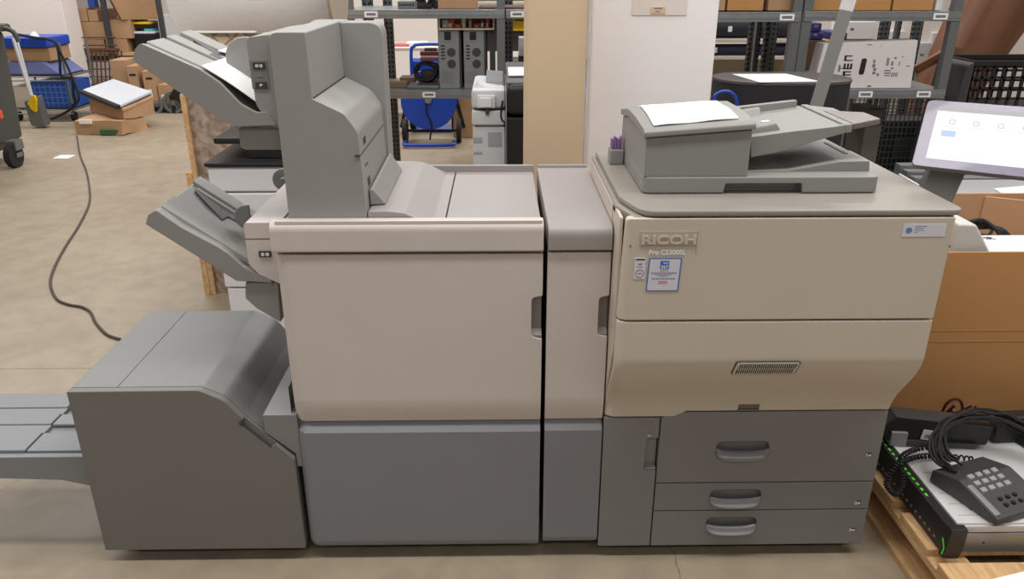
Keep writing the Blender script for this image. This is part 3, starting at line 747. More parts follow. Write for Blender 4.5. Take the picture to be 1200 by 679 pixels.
for i in range(3):
    z1, z0 = zd[i]-0.0012, zd[i+1]+0.0018
    if i == 0: poly = rp([(SX+0.0015, z0), (PX1, z0), (PX1, z1), (SX+0.036, z1), (SX+0.0015, z1-0.016)], 0.003)
    else: poly = rp([(SX+0.0015, z0), (PX1, z0), (PX1, z1), (SX+0.0015, z1)], 0.003)
    m = MB(M_DRAW); m.prism(poly, 'y', 1.7, 1.724, 0.002)
    c = at(hcs[i][0], hcs[i][1], 1.7); w, h = 0.069, 0.0275
    st_ = rp([(c.x-w, c.z-h*0.9), (c.x+w, c.z-h*0.9), (c.x+w, c.z+h), (c.x-w, c.z+h)], 0.019, 8)
    cut = MB(M_DRAW); cut.prism(st_, 'y', 1.68, 1.714)
    dr = part('drawer', m, t, cut=[cut])
    # recess bowl
    m = MB(mat('recess_grey', (124, 122, 120), 0.5)); m.prism(st_, 'y', 1.7125, 1.7145); part('handle_recess', m, dr)
    # handle: a bowed lip across the lower half of the recess
    m = MB(M_SILV); N = 20
    b = bmesh.new(); rows = []
    sec = [(0.002, 0.003), (-0.004, 0.0065), (-0.010, 0.004), (-0.0125, -0.001), (-0.0145, -0.006), (-0.020, -0.0105), (-0.0185, -0.0165), (-0.010, -0.0195), (0.0015, -0.018), (0.0015, -0.004)]
    for k in range(N+1):
        s = math.sin((-1+2*k/N)*math.pi/2); e = abs(s)**5
        dz = 0.007*abs(s)**2.6-0.003; sc = 1-0.25*abs(s)**8; dy = 0.010*(e)
        rows.append([b.verts.new((c.x+s*(w-0.001), 1.7+q[0]*(1-0.75*e)+0.001, c.z-0.004+dz+q[1]*sc)) for q in sec])
    for k in range(N):
        for j in range(len(sec)): b.faces.new((rows[k][j], rows[k][(j+1) % len(sec)], rows[k+1][(j+1) % len(sec)], rows[k+1][j]))
    b.faces.new(rows[0]); b.faces.new(rows[-1][::-1]); m._fin(b, 0)
    part('handle', m, dr, 'silvery grey bowed drawer handle')
    # number and paper mark at the right end
    lc = at([1019, 1006, 999.5][i], [534, 590, 621.5][i], 1.7)
    m = MB(M_PRINTW); text_into(m, str(i+1), 0.013, front(lc.x-0.011, 1.6994, lc.z-0.003), 0.0002, M_PRINTW, bold=0.0004)
    m.use(M_PRINTW).box(lc.x-0.003, lc.x+0.004, 1.6992, 1.7003, lc.z-0.002, lc.z+0.0015)
    m.use(M_INKD).box(lc.x-0.008, lc.x+0.005, 1.6992, 1.7003, lc.z+0.0055, lc.z+0.0075)
    m.use(M_INK).box(lc.x+0.006, lc.x+0.0105, 1.6992, 1.7003, lc.z-0.002, lc.z+0.003)
    part('drawer_mark', m, dr, 'white drawer number %d' % (i+1))
for x, y in ((0.32, 1.77), (0.92, 1.77), (0.32, 2.1), (0.92, 2.1)): foot(t, x, y, 0.06)

# ---- document feeder on top
m = MB(M_GREY)
bp = rp([(0.329, 2.14), (0.326, 1.737), (0.874, 1.737), (0.874, 2.14)], [0.02, 0.022, 0.022, 0.02], 6)
m.prism(bp, 'z', 1.0225, 1.0605, 0.004)
ca, cb = at(846, 226, 1.737), at(943, 215, 1.737)
cut = MB(M_DARK2); cut.prism(rp([(ca.x, 1.01), (cb.x, 1.01), (cb.x-0.006, cb.z+0.001), (ca.x+0.006, cb.z+0.001)], [0, 0, 0.005, 0.005]), 'y', 1.70, 1.765)
df = part('document_feeder', m, t, cut=[cut])
# feeder head
hp = [(1.742, 1.058), (1.742, 1.165), (1.75, 1.176), (1.86, 1.198), (1.98, 1.198), (2.09, 1.180), (2.1, 1.058)]
m = MB(M_GREY); zl = lambda x: (x-0.324)*0.075
m.prism(rp([(1.742, 1.0608), (1.742, 1.150), (1.86, 1.157), (1.98, 1.156), (2.09, 1.140), (2.1, 1.0608)], [0.002, 0.006, 0.1, 0.1, 0.01, 0.002]), 'x', 0.328, 0.566, 0.006, 3,
        slices={'x': [0.36, 0.4, 0.45, 0.5]}, warp=lambda x, y, z: (x, y, z+(zl(x) if z > 1.1 else 0)))
part('feeder_head', m, df)
m = MB(M_GREY)
m.prism(rp([(1.735, 1.1515), (1.735, 1.164), (1.752, 1.170), (1.87, 1.177), (1.98, 1.177), (2.095, 1.158), (2.095, 1.142), (1.98, 1.1575), (1.86, 1.1585)], [0.003, 0.006, 0.03, 0.1, 0.1, 0.006, 0.004, 0, 0]), 'x', 0.322, 0.572, 0.006, 3,
        slices={'x': [0.36, 0.4, 0.45, 0.5]}, warp=lambda x, y, z: (x+ (0 if y < 1.9 else 0), y, z+zl(x)))
part('feeder_lid', m, df)
# feed tray: rising to the right, curved underside, with a darker extension
TF = 1.795; TB = 2.10
D = lambda u, v: tuple(at(u, v, TF).xz)
near = [D(880, 160.5), D(922, 154.8), D(978, 148.5), D(991, 146.5), D(991, 156), D(983, 158.3), D(960, 164.5), D(942, 170), D(912, 178.5), D(880, 185)]
m = MB(M_GREY); m.prism(near, 'y', TF, TF+0.014, 0.002)
s0_, s1_ = D(878, 163.5), D(991, 148.5)
m.prism([s0_, s1_, (s1_[0], s1_[1]-0.012), D(950, 167), D(912, 177), (s0_[0], D(880, 183)[1])], 'y', TF+0.013, TB, 0.002)
m.prism([(near[0][0]-0.015, s0_[1]+0.02), (s1_[0]-0.01, s1_[1]+0.016), (s1_[0]-0.01, s1_[1]-0.01), (near[0][0]-0.015, s0_[1]-0.02)], 'y', TB-0.016, TB+0.004, 0.004)
part('feed_tray', m, df)
m = MB(M_GREY); gx = at(881, 158, TF).x
m.hexa([(gx+0.004, TF+0.052, s0_[1]-0.002), (gx+0.088, TF+0.052, s0_[1]+0.008), (gx+0.088, TF+0.10, s0_[1]+0.008), (gx+0.004, TF+0.10, s0_[1]-0.002),
        (gx+0.004, TF+0.055, s0_[1]+0.014), (gx+0.074, TF+0.055, s0_[1]+0.028), (gx+0.074, TF+0.075, s0_[1]+0.028), (gx+0.004, TF+0.075, s0_[1]+0.014)], 0.004)
part('paper_guide', m, df); m = MB(M_GREY); m.hexa([(gx+0.004, TB-0.09, s0_[1]-0.002), (gx+0.1, TB-0.06, s0_[1]+0.008), (gx+0.1, TB-0.02, s0_[1]+0.008), (gx+0.004, TB-0.02, s0_[1]-0.002),
        (gx+0.004, TB-0.07, s0_[1]+0.016), (gx+0.1, TB-0.04, s0_[1]+0.03), (gx+0.1, TB-0.025, s0_[1]+0.03), (gx+0.004, TB-0.03, s0_[1]+0.016)], 0.003)
part('paper_guide', m, df)
m = MB(M_SEAM); m.box(gx+0.002, gx+0.012, TF+0.10, TB-0.09, s0_[1]-0.001, s0_[1]+0.003); part('feed_slot', m, df)
ang = math.atan2(s1_[1]-s0_[1], s1_[0]-s0_[0])
m = MB(M_LWHITE)
for dx, y0, w, h in ((0.062, TF+0.11, 0.02, 0.02), (0.078, TF+0.155, 0.02, 0.02)):
    m.T = Matrix.Translation((s0_[0]+dx, y0, s0_[1]+dx*math.tan(ang))) @ Matrix.Rotation(-ang, 4, 'Y'); m.box(0, w, 0, h, 0.0004, 0.0012)
part('size_mark', m, df, 'white size mark on the feed tray')
ex = mat('tray_extension_brown_grey', (120, 112, 108), 0.38, bump=0.1)
m = MB(M_GREY, ex)
e0 = D(992, 146.3); e1 = D(1031, 141.5)
def slope_slab(mb, xa, za, xb, zb, y0a, y1a, y0b, y1b, th): 
    mb.hexa([(xa, y0a, za-th), (xb, y0b, zb-th), (xb, y1b, zb-th), (xa, y1a, za-th), (xa, y0a, za), (xb, y0b, zb), (xb, y1b, zb), (xa, y1a, za)], 0.003)
slope_slab(m, e0[0]-0.001, e0[1], e0[0]+0.016, e0[1]+0.002, TF, TB-0.01, TF, TB-0.02, 0.02)
slope_slab(m.use(M_GREY), e0[0]+0.01, e0[1], e0[0]+0.055, e0[1]+0.004, TF+0.17, TB-0.02, TF+0.17, TB-0.09, 0.016)
slope_slab(m.use(ex), e0[0]+0.017, e0[1]+0.0025, e1[0]+0.008, e1[1]+0.003, TF, TF+0.19, TF+0.012, TF+0.10, 0.014)
part('tray_extension', m, df, 'brown grey tray extension')
# paper delivery bed under the feed tray
m = MB(M_GREY)
B = lambda u, v: tuple(at(u, v, 1.79).xz)
bed = [(B(885, 205)[0], 1.0608), (B(925, 204)[0], 1.0625), (B(955, 196)[0], 1.073), (B(985, 190.5)[0], 1.083), (B(1019, 190)[0], 1.0845), (B(1019, 199)[0], 1.0608)]
m.prism(rp(bed, [0, 0.05, 0.05, 0.05, 0.004, 0.001]), 'y', 1.79, 2.08, 0.004, slices={'y': [1.85, 1.9, 1.95, 2.0]})
part('delivery_bed', m, df)
m = MB(M_DARK2); q = at(1003, 178, 1.9); m.T = Matrix.Translation((0.845, 1.93, 1.0845)) @ Matrix.Rotation(0.0, 4, 'Z'); m.box(-0.006, 0.004, -0.06, 0.07, -0.001, 0.0012, 0.0005); part('slot', m, df)
m = MB(M_SEAM); m.box(0.567, 0.574, 1.80, 2.06, 1.0610, 1.13); part('delivery_slot_shade', m, df)  # black panel for the opening, also paints the dark under the feed tray
# clip holder on the back left edge
m = MB(M_GREY); h0 = at(714, 189, 2.06); m.box(0.290, 0.326, 2.03, 2.075, 1.0215, 1.060, 0.003)
part('clip_holder', m, df)
m = MB(M_PURP)
for k in range(4): m.box(0.293+k*0.008, 0.298+k*0.008, 2.04, 2.062, 1.05, 1.088+0.005*(k % 2), 0.001)
part('clip', m, df, 'translucent purple plastic clip')

# ---- operating panel on its arm
m = MB(M_DRAW)
m.hexa([(1.004, 1.80, 0.90), (1.062, 1.78, 0.90), (1.062, 1.83, 0.90), (1.004, 1.85, 0.90), (1.052, 1.845, 1.13), (1.122, 1.80, 1.12), (1.14, 1.84, 1.12), (1.07, 1.885, 1.13)], 0.006)
m.box(0.98, 1.03, 1.79, 1.86, 0.86, 0.93, 0.004)
pa = part('panel_arm', m, t)
ORGP = Vector((0.979, 1.812, 1.07)); yaw, tilt, W_, H_ = 0.569, 0.706, 0.292, 0.18
r_ = Vector((math.cos(yaw), -math.sin(yaw), 0)); n_ = Vector((math.sin(yaw), math.cos(yaw), 0)); u_ = (n_*math.sin(tilt)+Vector((0, 0, math.cos(tilt)))); k_ = r_.cross(u_)  # k_: towards viewer
PM = Matrix(((r_.x, u_.x, k_.x, ORGP.x), (r_.y, u_.y, k_.y, ORGP.y), (r_.z, u_.z, k_.z, ORGP.z), (0, 0, 0, 1)))
bez = mat('panel_bezel_violet_grey', (112, 106, 126), 0.3, coat=0.2)
m = MB(bez); m.T = PM; m.prism(rp([(0, 0), (W_, 0), (W_, H_), (0, H_)], 0.013, 6), 'z', -0.0006, 0.001, 0.0005)
m.use(mat('panel_edge', (120, 116, 122), 0.4)).prism(rp([(-0.001, -0.001), (W_+0.001, -0.001), (W_+0.001, H_+0.001), (-0.001, H_+0.001)], 0.014, 6), 'z', -0.016, -0.0007, 0.002)
m.box(0.06, 0.23, 0.03, 0.15, -0.03, -0.015, 0.006)
cp = part('control_panel', m, t, 'tilted touch screen with violet grey bezel')
def screen_mat():
    mm = bpy.data.materials.new('lit_screen'); mm.use_nodes = True; nt = mm.node_tree; b = nt.nodes['Principled BSDF']
    b.inputs['Base Color'].default_value = lin((70, 74, 84)); b.inputs['Roughness'].default_value = 0.25
    b.inputs['Emission Color'].default_value = lin((238, 243, 255)); b.inputs['Emission Strength'].default_value = 0.82
    return mm
M_SCR = screen_mat()
m = MB(M_SCR); m.T = PM; m.box(0.026, W_-0.022, 0.022, H_-0.016, 0.001, 0.0014)
m.use(mat('screen_bar_grey', (90, 86, 90), 0.4, emit=((200, 194, 198), 0.5))).box(0.026, W_-0.022, H_-0.028, H_-0.0161, 0.0014, 0.0016)
ic = mat('screen_icon_grey', (60, 66, 76), 0.4, emit=((196, 208, 230), 0.75)); m.use(ic)
for k, x in enumerate((0.062, 0.112, 0.162, 0.212)):
    m.ring((x, 0.124, 0.0014), (x, 0.124, 0.0017), 0.0075, 0.0045, 20); m.box(x-0.014, x+0.014, 0.110, 0.1115, 0.0014, 0.0016)
m.use(mat('screen_tile_blue', (50, 66, 90), 0.4, emit=((190, 214, 245), 0.75))).box(0.045, 0.075, 0.084, 0.1, 0.0014, 0.0016)
part('screen', m, cp, 'bright white lit touch screen')

# sheets lying on the document feeder lid
c = [at(745, 124, 1.985), at(766, 149.5, 1.76), at(868, 139, 1.77), at(838, 117.5, 2.02)]
def lidz(x, y):
    y = min(max(y, 1.7351), 2.09)
    pts = [(1.735, 1.166), (1.752, 1.170), (1.87, 1.177), (1.98, 1.177), (2.095, 1.158)]
    for (a, za), (b, zb) in zip(pts, pts[1:]):
        if a <= y <= b: return za+(zb-za)*(y-a)/(b-a)+zl(x)
    return 1.2+zl(x)
def on_lid(u, v):
    z = 1.2
    for _ in range(8):
        p = atz(u, v, z); z = lidz(p.x, p.y)
    return p
cs = [on_lid(746, 125.5), on_lid(766, 149), on_lid(866, 140), on_lid(840, 120)]
N = 12; b = bmesh.new(); G_ = []
for side in (0, 1):
    g = []
    for j in range(N+1):
        row = []
        for i in range(N+1):
            p = (cs[0]*(1-i/N)+cs[3]*i/N)*(1-j/N)+(cs[1]*(1-i/N)+cs[2]*i/N)*j/N
            row.append(b.verts.new((p.x, p.y, lidz(p.x, p.y)+0.0022+side*0.002+0.0012*math.sin(i*0.9)*math.sin(j*0.6))))
        g.append(row)
    G_.append(g)
for side in (0, 1):
    for j in range(N):
        for i in range(N): b.faces.new((G_[side][j][i], G_[side][j][i+1], G_[side][j+1][i+1], G_[side][j+1][i]))
for i in range(N):
    b.faces.new((G_[0][0][i], G_[0][0][i+1], G_[1][0][i+1], G_[1][0][i])); b.faces.new((G_[0][N][i], G_[0][N][i+1], G_[1][N][i+1], G_[1][N][i]))
    b.faces.new((G_[0][i][0], G_[0][i+1][0], G_[1][i+1][0], G_[1][i][0])); b.faces.new((G_[0][i][N], G_[0][i+1][N], G_[1][i+1][N], G_[1][i][N]))
m = MB(M_PAPER); m._fin(b)
solo('paper_sheet', m, 'thin stack of white paper lying on the document feeder lid', 'paper')

# ------------------------------------------------------------------ cover inserter standing on the finisher
t = thing('cover_inserter', 'tall grey cover inserter tower with sloping feed tray, standing on the finisher', 'cover inserter', (-0.4, 1.95, 0.947))
IX0, IXM, IX1, IYF, IYB = -0.492, -0.414, -0.31, 1.7435, 2.15
prof = rp([(IX0, 0.9475), (IX0, 1.377), (IXM, 1.377), (IXM+0.002, 1.238), (IX1-0.035, 1.205), (IX1-0.008, 1.165), (IX1, 0.9475)], [0.002, 0.02, 0.004, 0.003, 0.035, 0.04, 0.002], 8)
m = MB(M_TOWER); m.prism(prof, 'y', IYF, IYB, 0.009, 3)
m.prism(rp([(IXM, 0.9475), (IX1+0.004, 0.9475), (IX1+0.004, 1.374), (IXM, 1.374)], [0, 0.004, 0.035, 0], 8), 'y', IYB-0.02, IYB+0.07, 0.006, 3)
m.box(IX0, IXM+0.01, IYB-0.01, IYB+0.07, 0.9475, 1.377, 0.006)
tw = part('tower', m, t)
m = MB(mat('slot_dark_grey', (52, 51, 50), 0.7))
xs = IX1+0.0008
m.box(IXM-0.001, IXM+0.0045, 1.752, IYB-0.02, 1.2345, 1.2395)
zz = lambda z: z
def side_seam(y0, z0, y1, z1, w=0.0014):
    xs = IX1-0.008*(z0-0.9475)/0.2175+0.0004
    m.hexa([(xs-0.012, y0, z0-w), (xs+0.0002, y0, z0-w), (xs+0.0002, y1, z1-w), (xs-0.012, y1, z1-w), (xs-0.012, y0, z0+w), (xs+0.0002, y0, z0+w), (xs+0.0002, y1, z1+w), (xs-0.012, y1, z1+w)])
side_seam(1.74, 1.112, 2.12, 1.112)
xf = lambda z: IX1-0.008*(z-0.9475)/0.2175+0.0006
m.box(xf(1.157)-0.01, xf(1.157)-0.0006, 1.775, 1.80, 1.151, 1.156); m.box(xf(1.14)-0.01, xf(1.14), 1.80, 1.835, 1.122, 1.140)
m.box(xf(1.077)-0.01, xf(1.077), 1.79, 1.83, 1.075, 1.079); m.box(xf(1.04)-0.01, xf(1.04), 1.80, 1.835, 1.022, 1.045)
part('panel_seam', m, tw)
# angled flap at the foot of the tower
m = MB(M_GREY); m.hexa([(IX1+0.001, 1.79, 0.983), (IX1+0.036, 1.80, 0.983), (IX1+0.036, 2.14, 0.983), (IX1+0.001, 2.14, 0.983), (IX1+0.001, 1.79, 1.02), (IX1+0.008, 1.795, 1.02), (IX1+0.008, 2.14, 1.03), (IX1+0.001, 2.14, 1.03)], 0.002)
m.box(IX1-0.012, IX1+0.034, 1.80, 2.1, 0.9812, 0.985)
part('exit_flap', m, t)
# button housing at the left of the tower
I = lambda u, v: tuple(at(u, v, 1.757).xz)
m = MB(M_TOWER); m.prism(rp([I(287.5, 44), I(315, 40.5), I(332, 151), I(318, 149), I(300, 123)], [0.012, 0.002, 0, 0.004, 0.03]), 'y', 1.757, 2.1, 0.006)
bh = part('feed_housing', m, t)
m = MB(mat('button_surround', (122, 120, 117), 0.5)); A_, B_ = at(296, 104.5, 1.757), at(313, 70.5, 1.757)
m.box(A_.x, B_.x, 1.7555, 1.758, A_.z, B_.z, 0.001)
m.use(M_DARK2)
for v0, v1, u0, u1 in ((73, 81, 297, 311), (96, 104, 300, 313)):
    a, b_ = at(u0, v1, 1.757), at(u1, v0, 1.757); m.box(a.x, b_.x, 1.754, 1.7556, a.z, b_.z, 0.0008)
m.use(M_PRINTW)
c = at(303.5, 77, 1.757)
for dx in (-0.004, 0.005): m.ring((c.x+dx, 1.7535, c.z), (c.x+dx, 1.7541, c.z), 0.0034, 0.0014, 12)
c = at(306.5, 100, 1.757); m.box(c.x-0.003, c.x+0.003, 1.7535, 1.7541, c.z, c.z+0.003); m.box(c.x-0.002, c.x-0.0008, 1.7535, 1.7541, c.z-0.003, c.z)
m.use(M_GREY).box(c.x-0.006, c.x+0.006, 1.7545, 1.7556, c.z+0.019, c.z+0.0205)
part('button_plate', m, bh, 'dark button plate with small white symbols')
# feed tray
yf, yb = 1.75, 2.06
P = lambda u, v: tuple(at(u, v, yf).xz)
prof = [P(155, 71), P(158, 58), P(164, 50.5), P(233, 81), P(257, 97), P(281, 122), P(300, 132.5), P(312, 131.5), P(324, 147), P(274, 148), P(262, 143)]
prof = rp(prof, [0.012, 0.01, 0.01, 0.04, 0.03, 0.04, 0.03, 0.005, 0.002, 0.01, 0.02])
surf = [P(159, 58), P(164, 52), P(233, 83), P(256, 99), P(279, 124), P(296, 134)]
m = out_tray(t, prof, yf, yb, surf, M_GREY, 0.02); ft = part('feed_tray', m, t)
A0 = Vector((P(164, 52)[0], 0, P(164, 52)[1])); sl = Vector((P(233, 83)[0]-A0.x, 0, P(233, 83)[1]-A0.z)).normalized()
for y0, y1, s0, s1, h in ((yf+0.03, yf+0.13, 0.0, 0.135, 0.004), (yf+0.14, yf+0.2, 0.0, 0.135, 0.007), (yb-0.085, yb-0.004, 0.0, 0.24, 0.010)):
    m = MB(M_GREY); m.hexa([on(s0, y0, -0.012), on(s1, y0, -0.012), on(s1, y1, -0.012), on(s0, y1, -0.012), on(s0, y0+0.003, h), on(s1, y0+0.003, h), on(s1, y1-0.003, h), on(s0, y1-0.003, h)], 0.002); part('tray_rib', m, ft)
m = MB(M_DARK2)
m.hexa([on(0.04, yb-0.1, -0.004), on(0.14, yb-0.15, -0.004), on(0.16, yb-0.09, -0.004), on(0.04, yb-0.087, -0.004), on(0.04, yb-0.1, 0.0095), on(0.14, yb-0.15, 0.006), on(0.16, yb-0.09, 0.006), on(0.04, yb-0.087, 0.0095)])
m.hexa([on(0.10, yf+0.15, -0.004), on(0.13, yf+0.15, -0.004), on(0.13, yf+0.18, -0.004), on(0.10, yf+0.18, -0.004), on(0.10, yf+0.15, 0.0078), on(0.13, yf+0.15, 0.0078), on(0.13, yf+0.18, 0.0078), on(0.10, yf+0.18, 0.0078)])
part('finger_slot', m, ft)
c = at(290, 68, 1.9)
m = half_disc((c.x, c.z), 0.048, 1.888, 1.902, M_TOWER); part('side_guide', m, t, 'round dark grey paper side guide')
m = MB(M_GREY); a, b_ = at(282, 176, 1.77), at(330, 149.5, 1.77)
m.prism(rp([(a.x, a.z+0.006), (a.x+0.01, a.z), (b_.x, a.z), (b_.x, b_.z), (a.x, b_.z)], [0.004, 0.01, 0, 0, 0.006]), 'y', 1.77, 2.1, 0.004); part('tray_bracket', m, t)

# paper sheets in the inserter's feed tray
hh_ = 0.0115
pa_ = [on(0.165, yf+0.022, hh_), on(0.165+0.10, yf+0.022, hh_-0.004), on(0.165+0.10, yb-0.1, hh_-0.004), on(0.165, yb-0.1, hh_)]
def sheet_on(s0, s1, y0, y1, name, label, bump=0.0):
    m = MB(M_PAPER)
    q = [on(s0, y0, hh_), on(s1, y0, hh_), on(s1, y1, hh_), on(s0, y1, hh_)]
    m.sheet(q, 0.002, 10, 2, fn=lambda u, v: (0, 0, bump*math.sin(u*math.pi)))
    solo(name, m, label, 'paper')
tl0 = on(0.18, 0, 0)
# sheet seen from the front: corners taken on the sloping tray
def tray_hit(u, v):
    r = Vector(_ray(u, v)); o = Vector((0, 0, CAMZ)); nr = Vector((-sl.z, 0, sl.x)); pp = A0+nr*hh_
    tt = nr.dot(pp-o)/nr.dot(r); return o+r*tt
pa, pb = P(233, 78.5), P(298, 121)
q = [Vector((pa[0], yf+0.014, pa[1])), Vector((pb[0], yf+0.014, pb[1])), Vector((pb[0], yb-0.09, pb[1])), Vector((pa[0], yb-0.09, pa[1]))]
m = MB(M_PAPER); m.sheet([q[0], q[1], q[2], q[3]], 0.002, 12, 2, fn=lambda u, v: (0, 0, 0.003*math.sin(u*math.pi)))
solo('paper_sheet', m, 'white sheets lying in the upper sloping feed tray, nearest the front', 'paper')
q = [tray_hit(255, 60), tray_hit(280, 66), tray_hit(290, 58), tray_hit(274, 54)]
m = MB(M_PAPER); m.sheet(q, 0.0015, 4, 1); solo('paper_sheet', m, 'sliver of white paper at the back edge of the upper feed tray', 'paper')

# ------------------------------------------------------------------ cartons and other generic goods
def carton(label, x, y, z, sx, sy, sz, rz=0.0, mt=None, group=None, tape=True, name='cardboard_box', tag_=False, taper=0.0, holes=False, strap=None):
    t = thing(name, label, 'box', (x, y, z), rz, group, local=True)
    m = MB(mt or M_CARD); w, d = sx/2, sy/2
    m.hexa([(-w, -d, 0), (w, -d, 0), (w, d, 0), (-w, d, 0), (-w+taper, -d+taper, sz), (w-taper, -d+taper, sz), (w-taper, d-taper, sz), (-w+taper, d-taper, sz)], min(0.006, sz*0.1))
    m.use(M_CARDI).box(-w+0.002, w-0.002, -0.0015, 0.0015, sz-0.0005, sz+0.0006)
    if holes: m.use(M_INKD).prism(rp([(-0.035, sz*0.72), (0.035, sz*0.72), (0.035, sz*0.72+0.025), (-0.035, sz*0.72+0.025)], 0.01), 'y', -d-0.001, -d+0.002)
    part('carton_body', m, t)
    if tape:
        m = MB(M_TAPE); m.box(-w*0.99, w*0.99, -0.025, 0.025, sz+0.0006, sz+0.0016); m.box(-w-0.0008, -w+0.0005, -0.025, 0.025, sz-0.06, sz+0.0016); m.box(w-0.0005, w+0.0008, -0.025, 0.025, sz-0.06, sz+0.0016); part('tape', m, t)
    if tag_:
        m = MB(M_PAPER); m.box(-w*0.5, w*0.1, -d-0.0016, -d-0.0004, sz*0.1, sz*0.4); m.use(M_INKD).box(-w*0.4, -w*0.05, -d-0.002, -d-0.0015, sz*0.18, sz*0.27); part('shipping_label', m, t)
    return t

# ---- open carton on the pallet at the right, with its contents
PZ = 0.144
t = thing('wooden_pallet', 'wooden pallet on the floor at the right of the printer', 'pallet', (1.47, 1.96, 0))
px0, px1, py0, py1 = 1.075, 1.875, 1.36, 2.66
m = None
for k, xx in enumerate((px0, px0+0.1625, px0+0.325, px0+0.4875, px0+0.65)):
    pass
# deck boards run across (x), stringer boards below run along y
yy = py0
nb_ = 7; bw_ = 0.145; gap = ((py1-py0)-nb_*bw_)/(nb_-1)
for i in range(nb_):
    m = MB(M_WOOD); y0 = py0+i*(bw_+gap); m.box(px0, px1, y0, y0+bw_, PZ-0.022, PZ, 0.002); part('deck_board', m, t)
for i in range(3):
    m = MB(M_WOOD); x0 = px0+i*(px1-px0-0.1)/2; m.box(x0, x0+0.1, py0, py1, PZ-0.044, PZ-0.0225, 0.002); part('stringer_board', m, t)
    m = MB(M_WOOD); m.box(x0, x0+0.1, py0, py1, 0.0, 0.022, 0.002); part('bottom_board', m, t)
    for y0 in (py0, (py0+py1)/2-0.07, py1-0.14):
        m = MB(M_WOOD); m.box(x0, x0+0.1, y0, y0+0.14, 0.0225, PZ-0.0445, 0.003); part('block', m, t)

# carton
t = thing('cardboard_box', 'large open orange brown cardboard box behind the phones, on the pallet', 'box', (1.6, 2.3, PZ))
cx0, cx1, cy0, cy1, cz1 = 1.10, 1.86, 2.035, 2.62, 0.768
th = 0.008
m = MB(M_CARDD); m.box(cx0, cx1, cy0, cy0+th, PZ+0.001, cz1, 0.002)
m.box(cx0, cx0+th, cy0+th, cy1-th, PZ+0.001, cz1, 0.002); m.box(cx1-th, cx1, cy0+th, cy1-th, PZ+0.001, cz1, 0.002); m.box(cx0+th, cx1-th, cy0+th, cy1-th, PZ+0.001, PZ+0.01)
m.use(M_CARDI).box(cx0, cx1, cy1-th, cy1, PZ+0.001, cz1+0.01, 0.002)
part('carton_body', m, t)
m = MB(M_CARDD)
for z in (0.525, 0.49): m.box(cx0, cx1, cy0-0.0012, cy0, z-0.0008, z+0.0012)
part('crease', m, t)
m = MB(M_CARDI, M_CARDI); m.hexa([(1.69, cy1-0.012, cz1), (1.86, cy1-0.1, cz1), (1.86, cy1-0.092, cz1), (1.70, cy1-0.004, cz1), (1.69, cy1-0.012, 0.5), (1.86, cy1-0.1, 0.5), (1.86, cy1-0.092, 0.5), (1.70, cy1-0.004, 0.5)][4:]+[(1.69, cy1-0.012, cz1), (1.86, cy1-0.1, cz1), (1.86, cy1-0.092, cz1), (1.70, cy1-0.004, cz1)])
part('inner_flap', m, t)
m = MB(M_DARK2)
m.box(1.44, 1.70, 2.30, 2.55, PZ+0.012, 0.60, 0.01); m.use(M_SILV).box(1.5, 1.55, 2.35, 2.4, 0.60, 0.606, 0.003); m.box(1.6, 1.64, 2.31, 2.345, 0.60, 0.606, 0.003)
solo('equipment_case', m, 'black equipment case inside the large open box', 'case')
# white curved housing
m = MB(mat('pale_plastic_cover', (206, 204, 198), 0.45))
q = [at(u, v, 2.12) for u, v in ((1118, 300), (1123, 255), (1131, 256), (1147, 288), (1144, 302))]
m.prism(rp([(1.18, 0.50), (q[1].x-0.02, 0.50), (q[1].x-0.03, q[1].z), (q[2].x, q[2].z), (q[3].x, q[3].z), (q[4].x, q[4].z), (q[4].x-0.01, 0.50)], [0.01, 0.01, 0.01, 0.02, 0.025, 0.01, 0.01]), 'y', 2.06, 2.50, 0.012, 3)
m.box(1.15, q[4].x-0.02, 2.06, 2.5, PZ+0.012, 0.51)
solo('plastic_cover', m, 'pale plastic equipment cover standing in the open box next to the printer', 'plastic cover')
# white carton with product line text lying in box
m = MB(M_WHITE)
w0 = at(1152, 301, 2.07); w1 = at(1145, 280, 2.30)
m.hexa([(w0.x+0.016, 2.052, PZ+0.012), (1.84, 2.052, PZ+0.012), (1.84, 2.285, PZ+0.012), (w0.x+0.016, 2.285, PZ+0.012),
        (w0.x+0.006, 2.052, 0.744), (1.84, 2.052, 0.744), (1.84, 2.285, 0.735), (w0.x+0.006, 2.285, 0.735)], 0.004)
TM = Matrix.Translation((w0.x+0.03, 2.235, 0.7375)) 
text_into(m, 'ZTWIR', 0.034, TM, 0.0004, M_INKD, bold=0.0002)
m.use(M_LWHITE)
solo('white_carton', m, 'white carton with black lettering lying inside the large open box', 'box')
m = MB(M_INK)
text_into(m, 'eos', 0.03, Matrix.Translation((w0.x+0.16, 2.15, 0.7413)), 0.0003, M_LWHITE)
m.bm.free()
# dark cables looping in the box
m = MB(M_RUB)
for k in range(4):
    pts = [at(1128+k*4, 262+k*2, 2.28+0.03*k), at(1150, 258+k*3, 2.35+0.02*k), at(1166+2*k, 268, 2.33), at(1174+k*4, 280, 2.31)]
    m.tube(pts, 0.006, 8, 8)
m.tube([at(1142, 268, 2.34), at(1150, 262, 2.36), at(1162, 268, 2.34), at(1158, 276, 2.32), at(1146, 274, 2.32), at(1142, 268, 2.34)], 0.005, 8, 8)
solo('cable_bundle', m, 'black cables looping over the contents of the open box', 'cable')

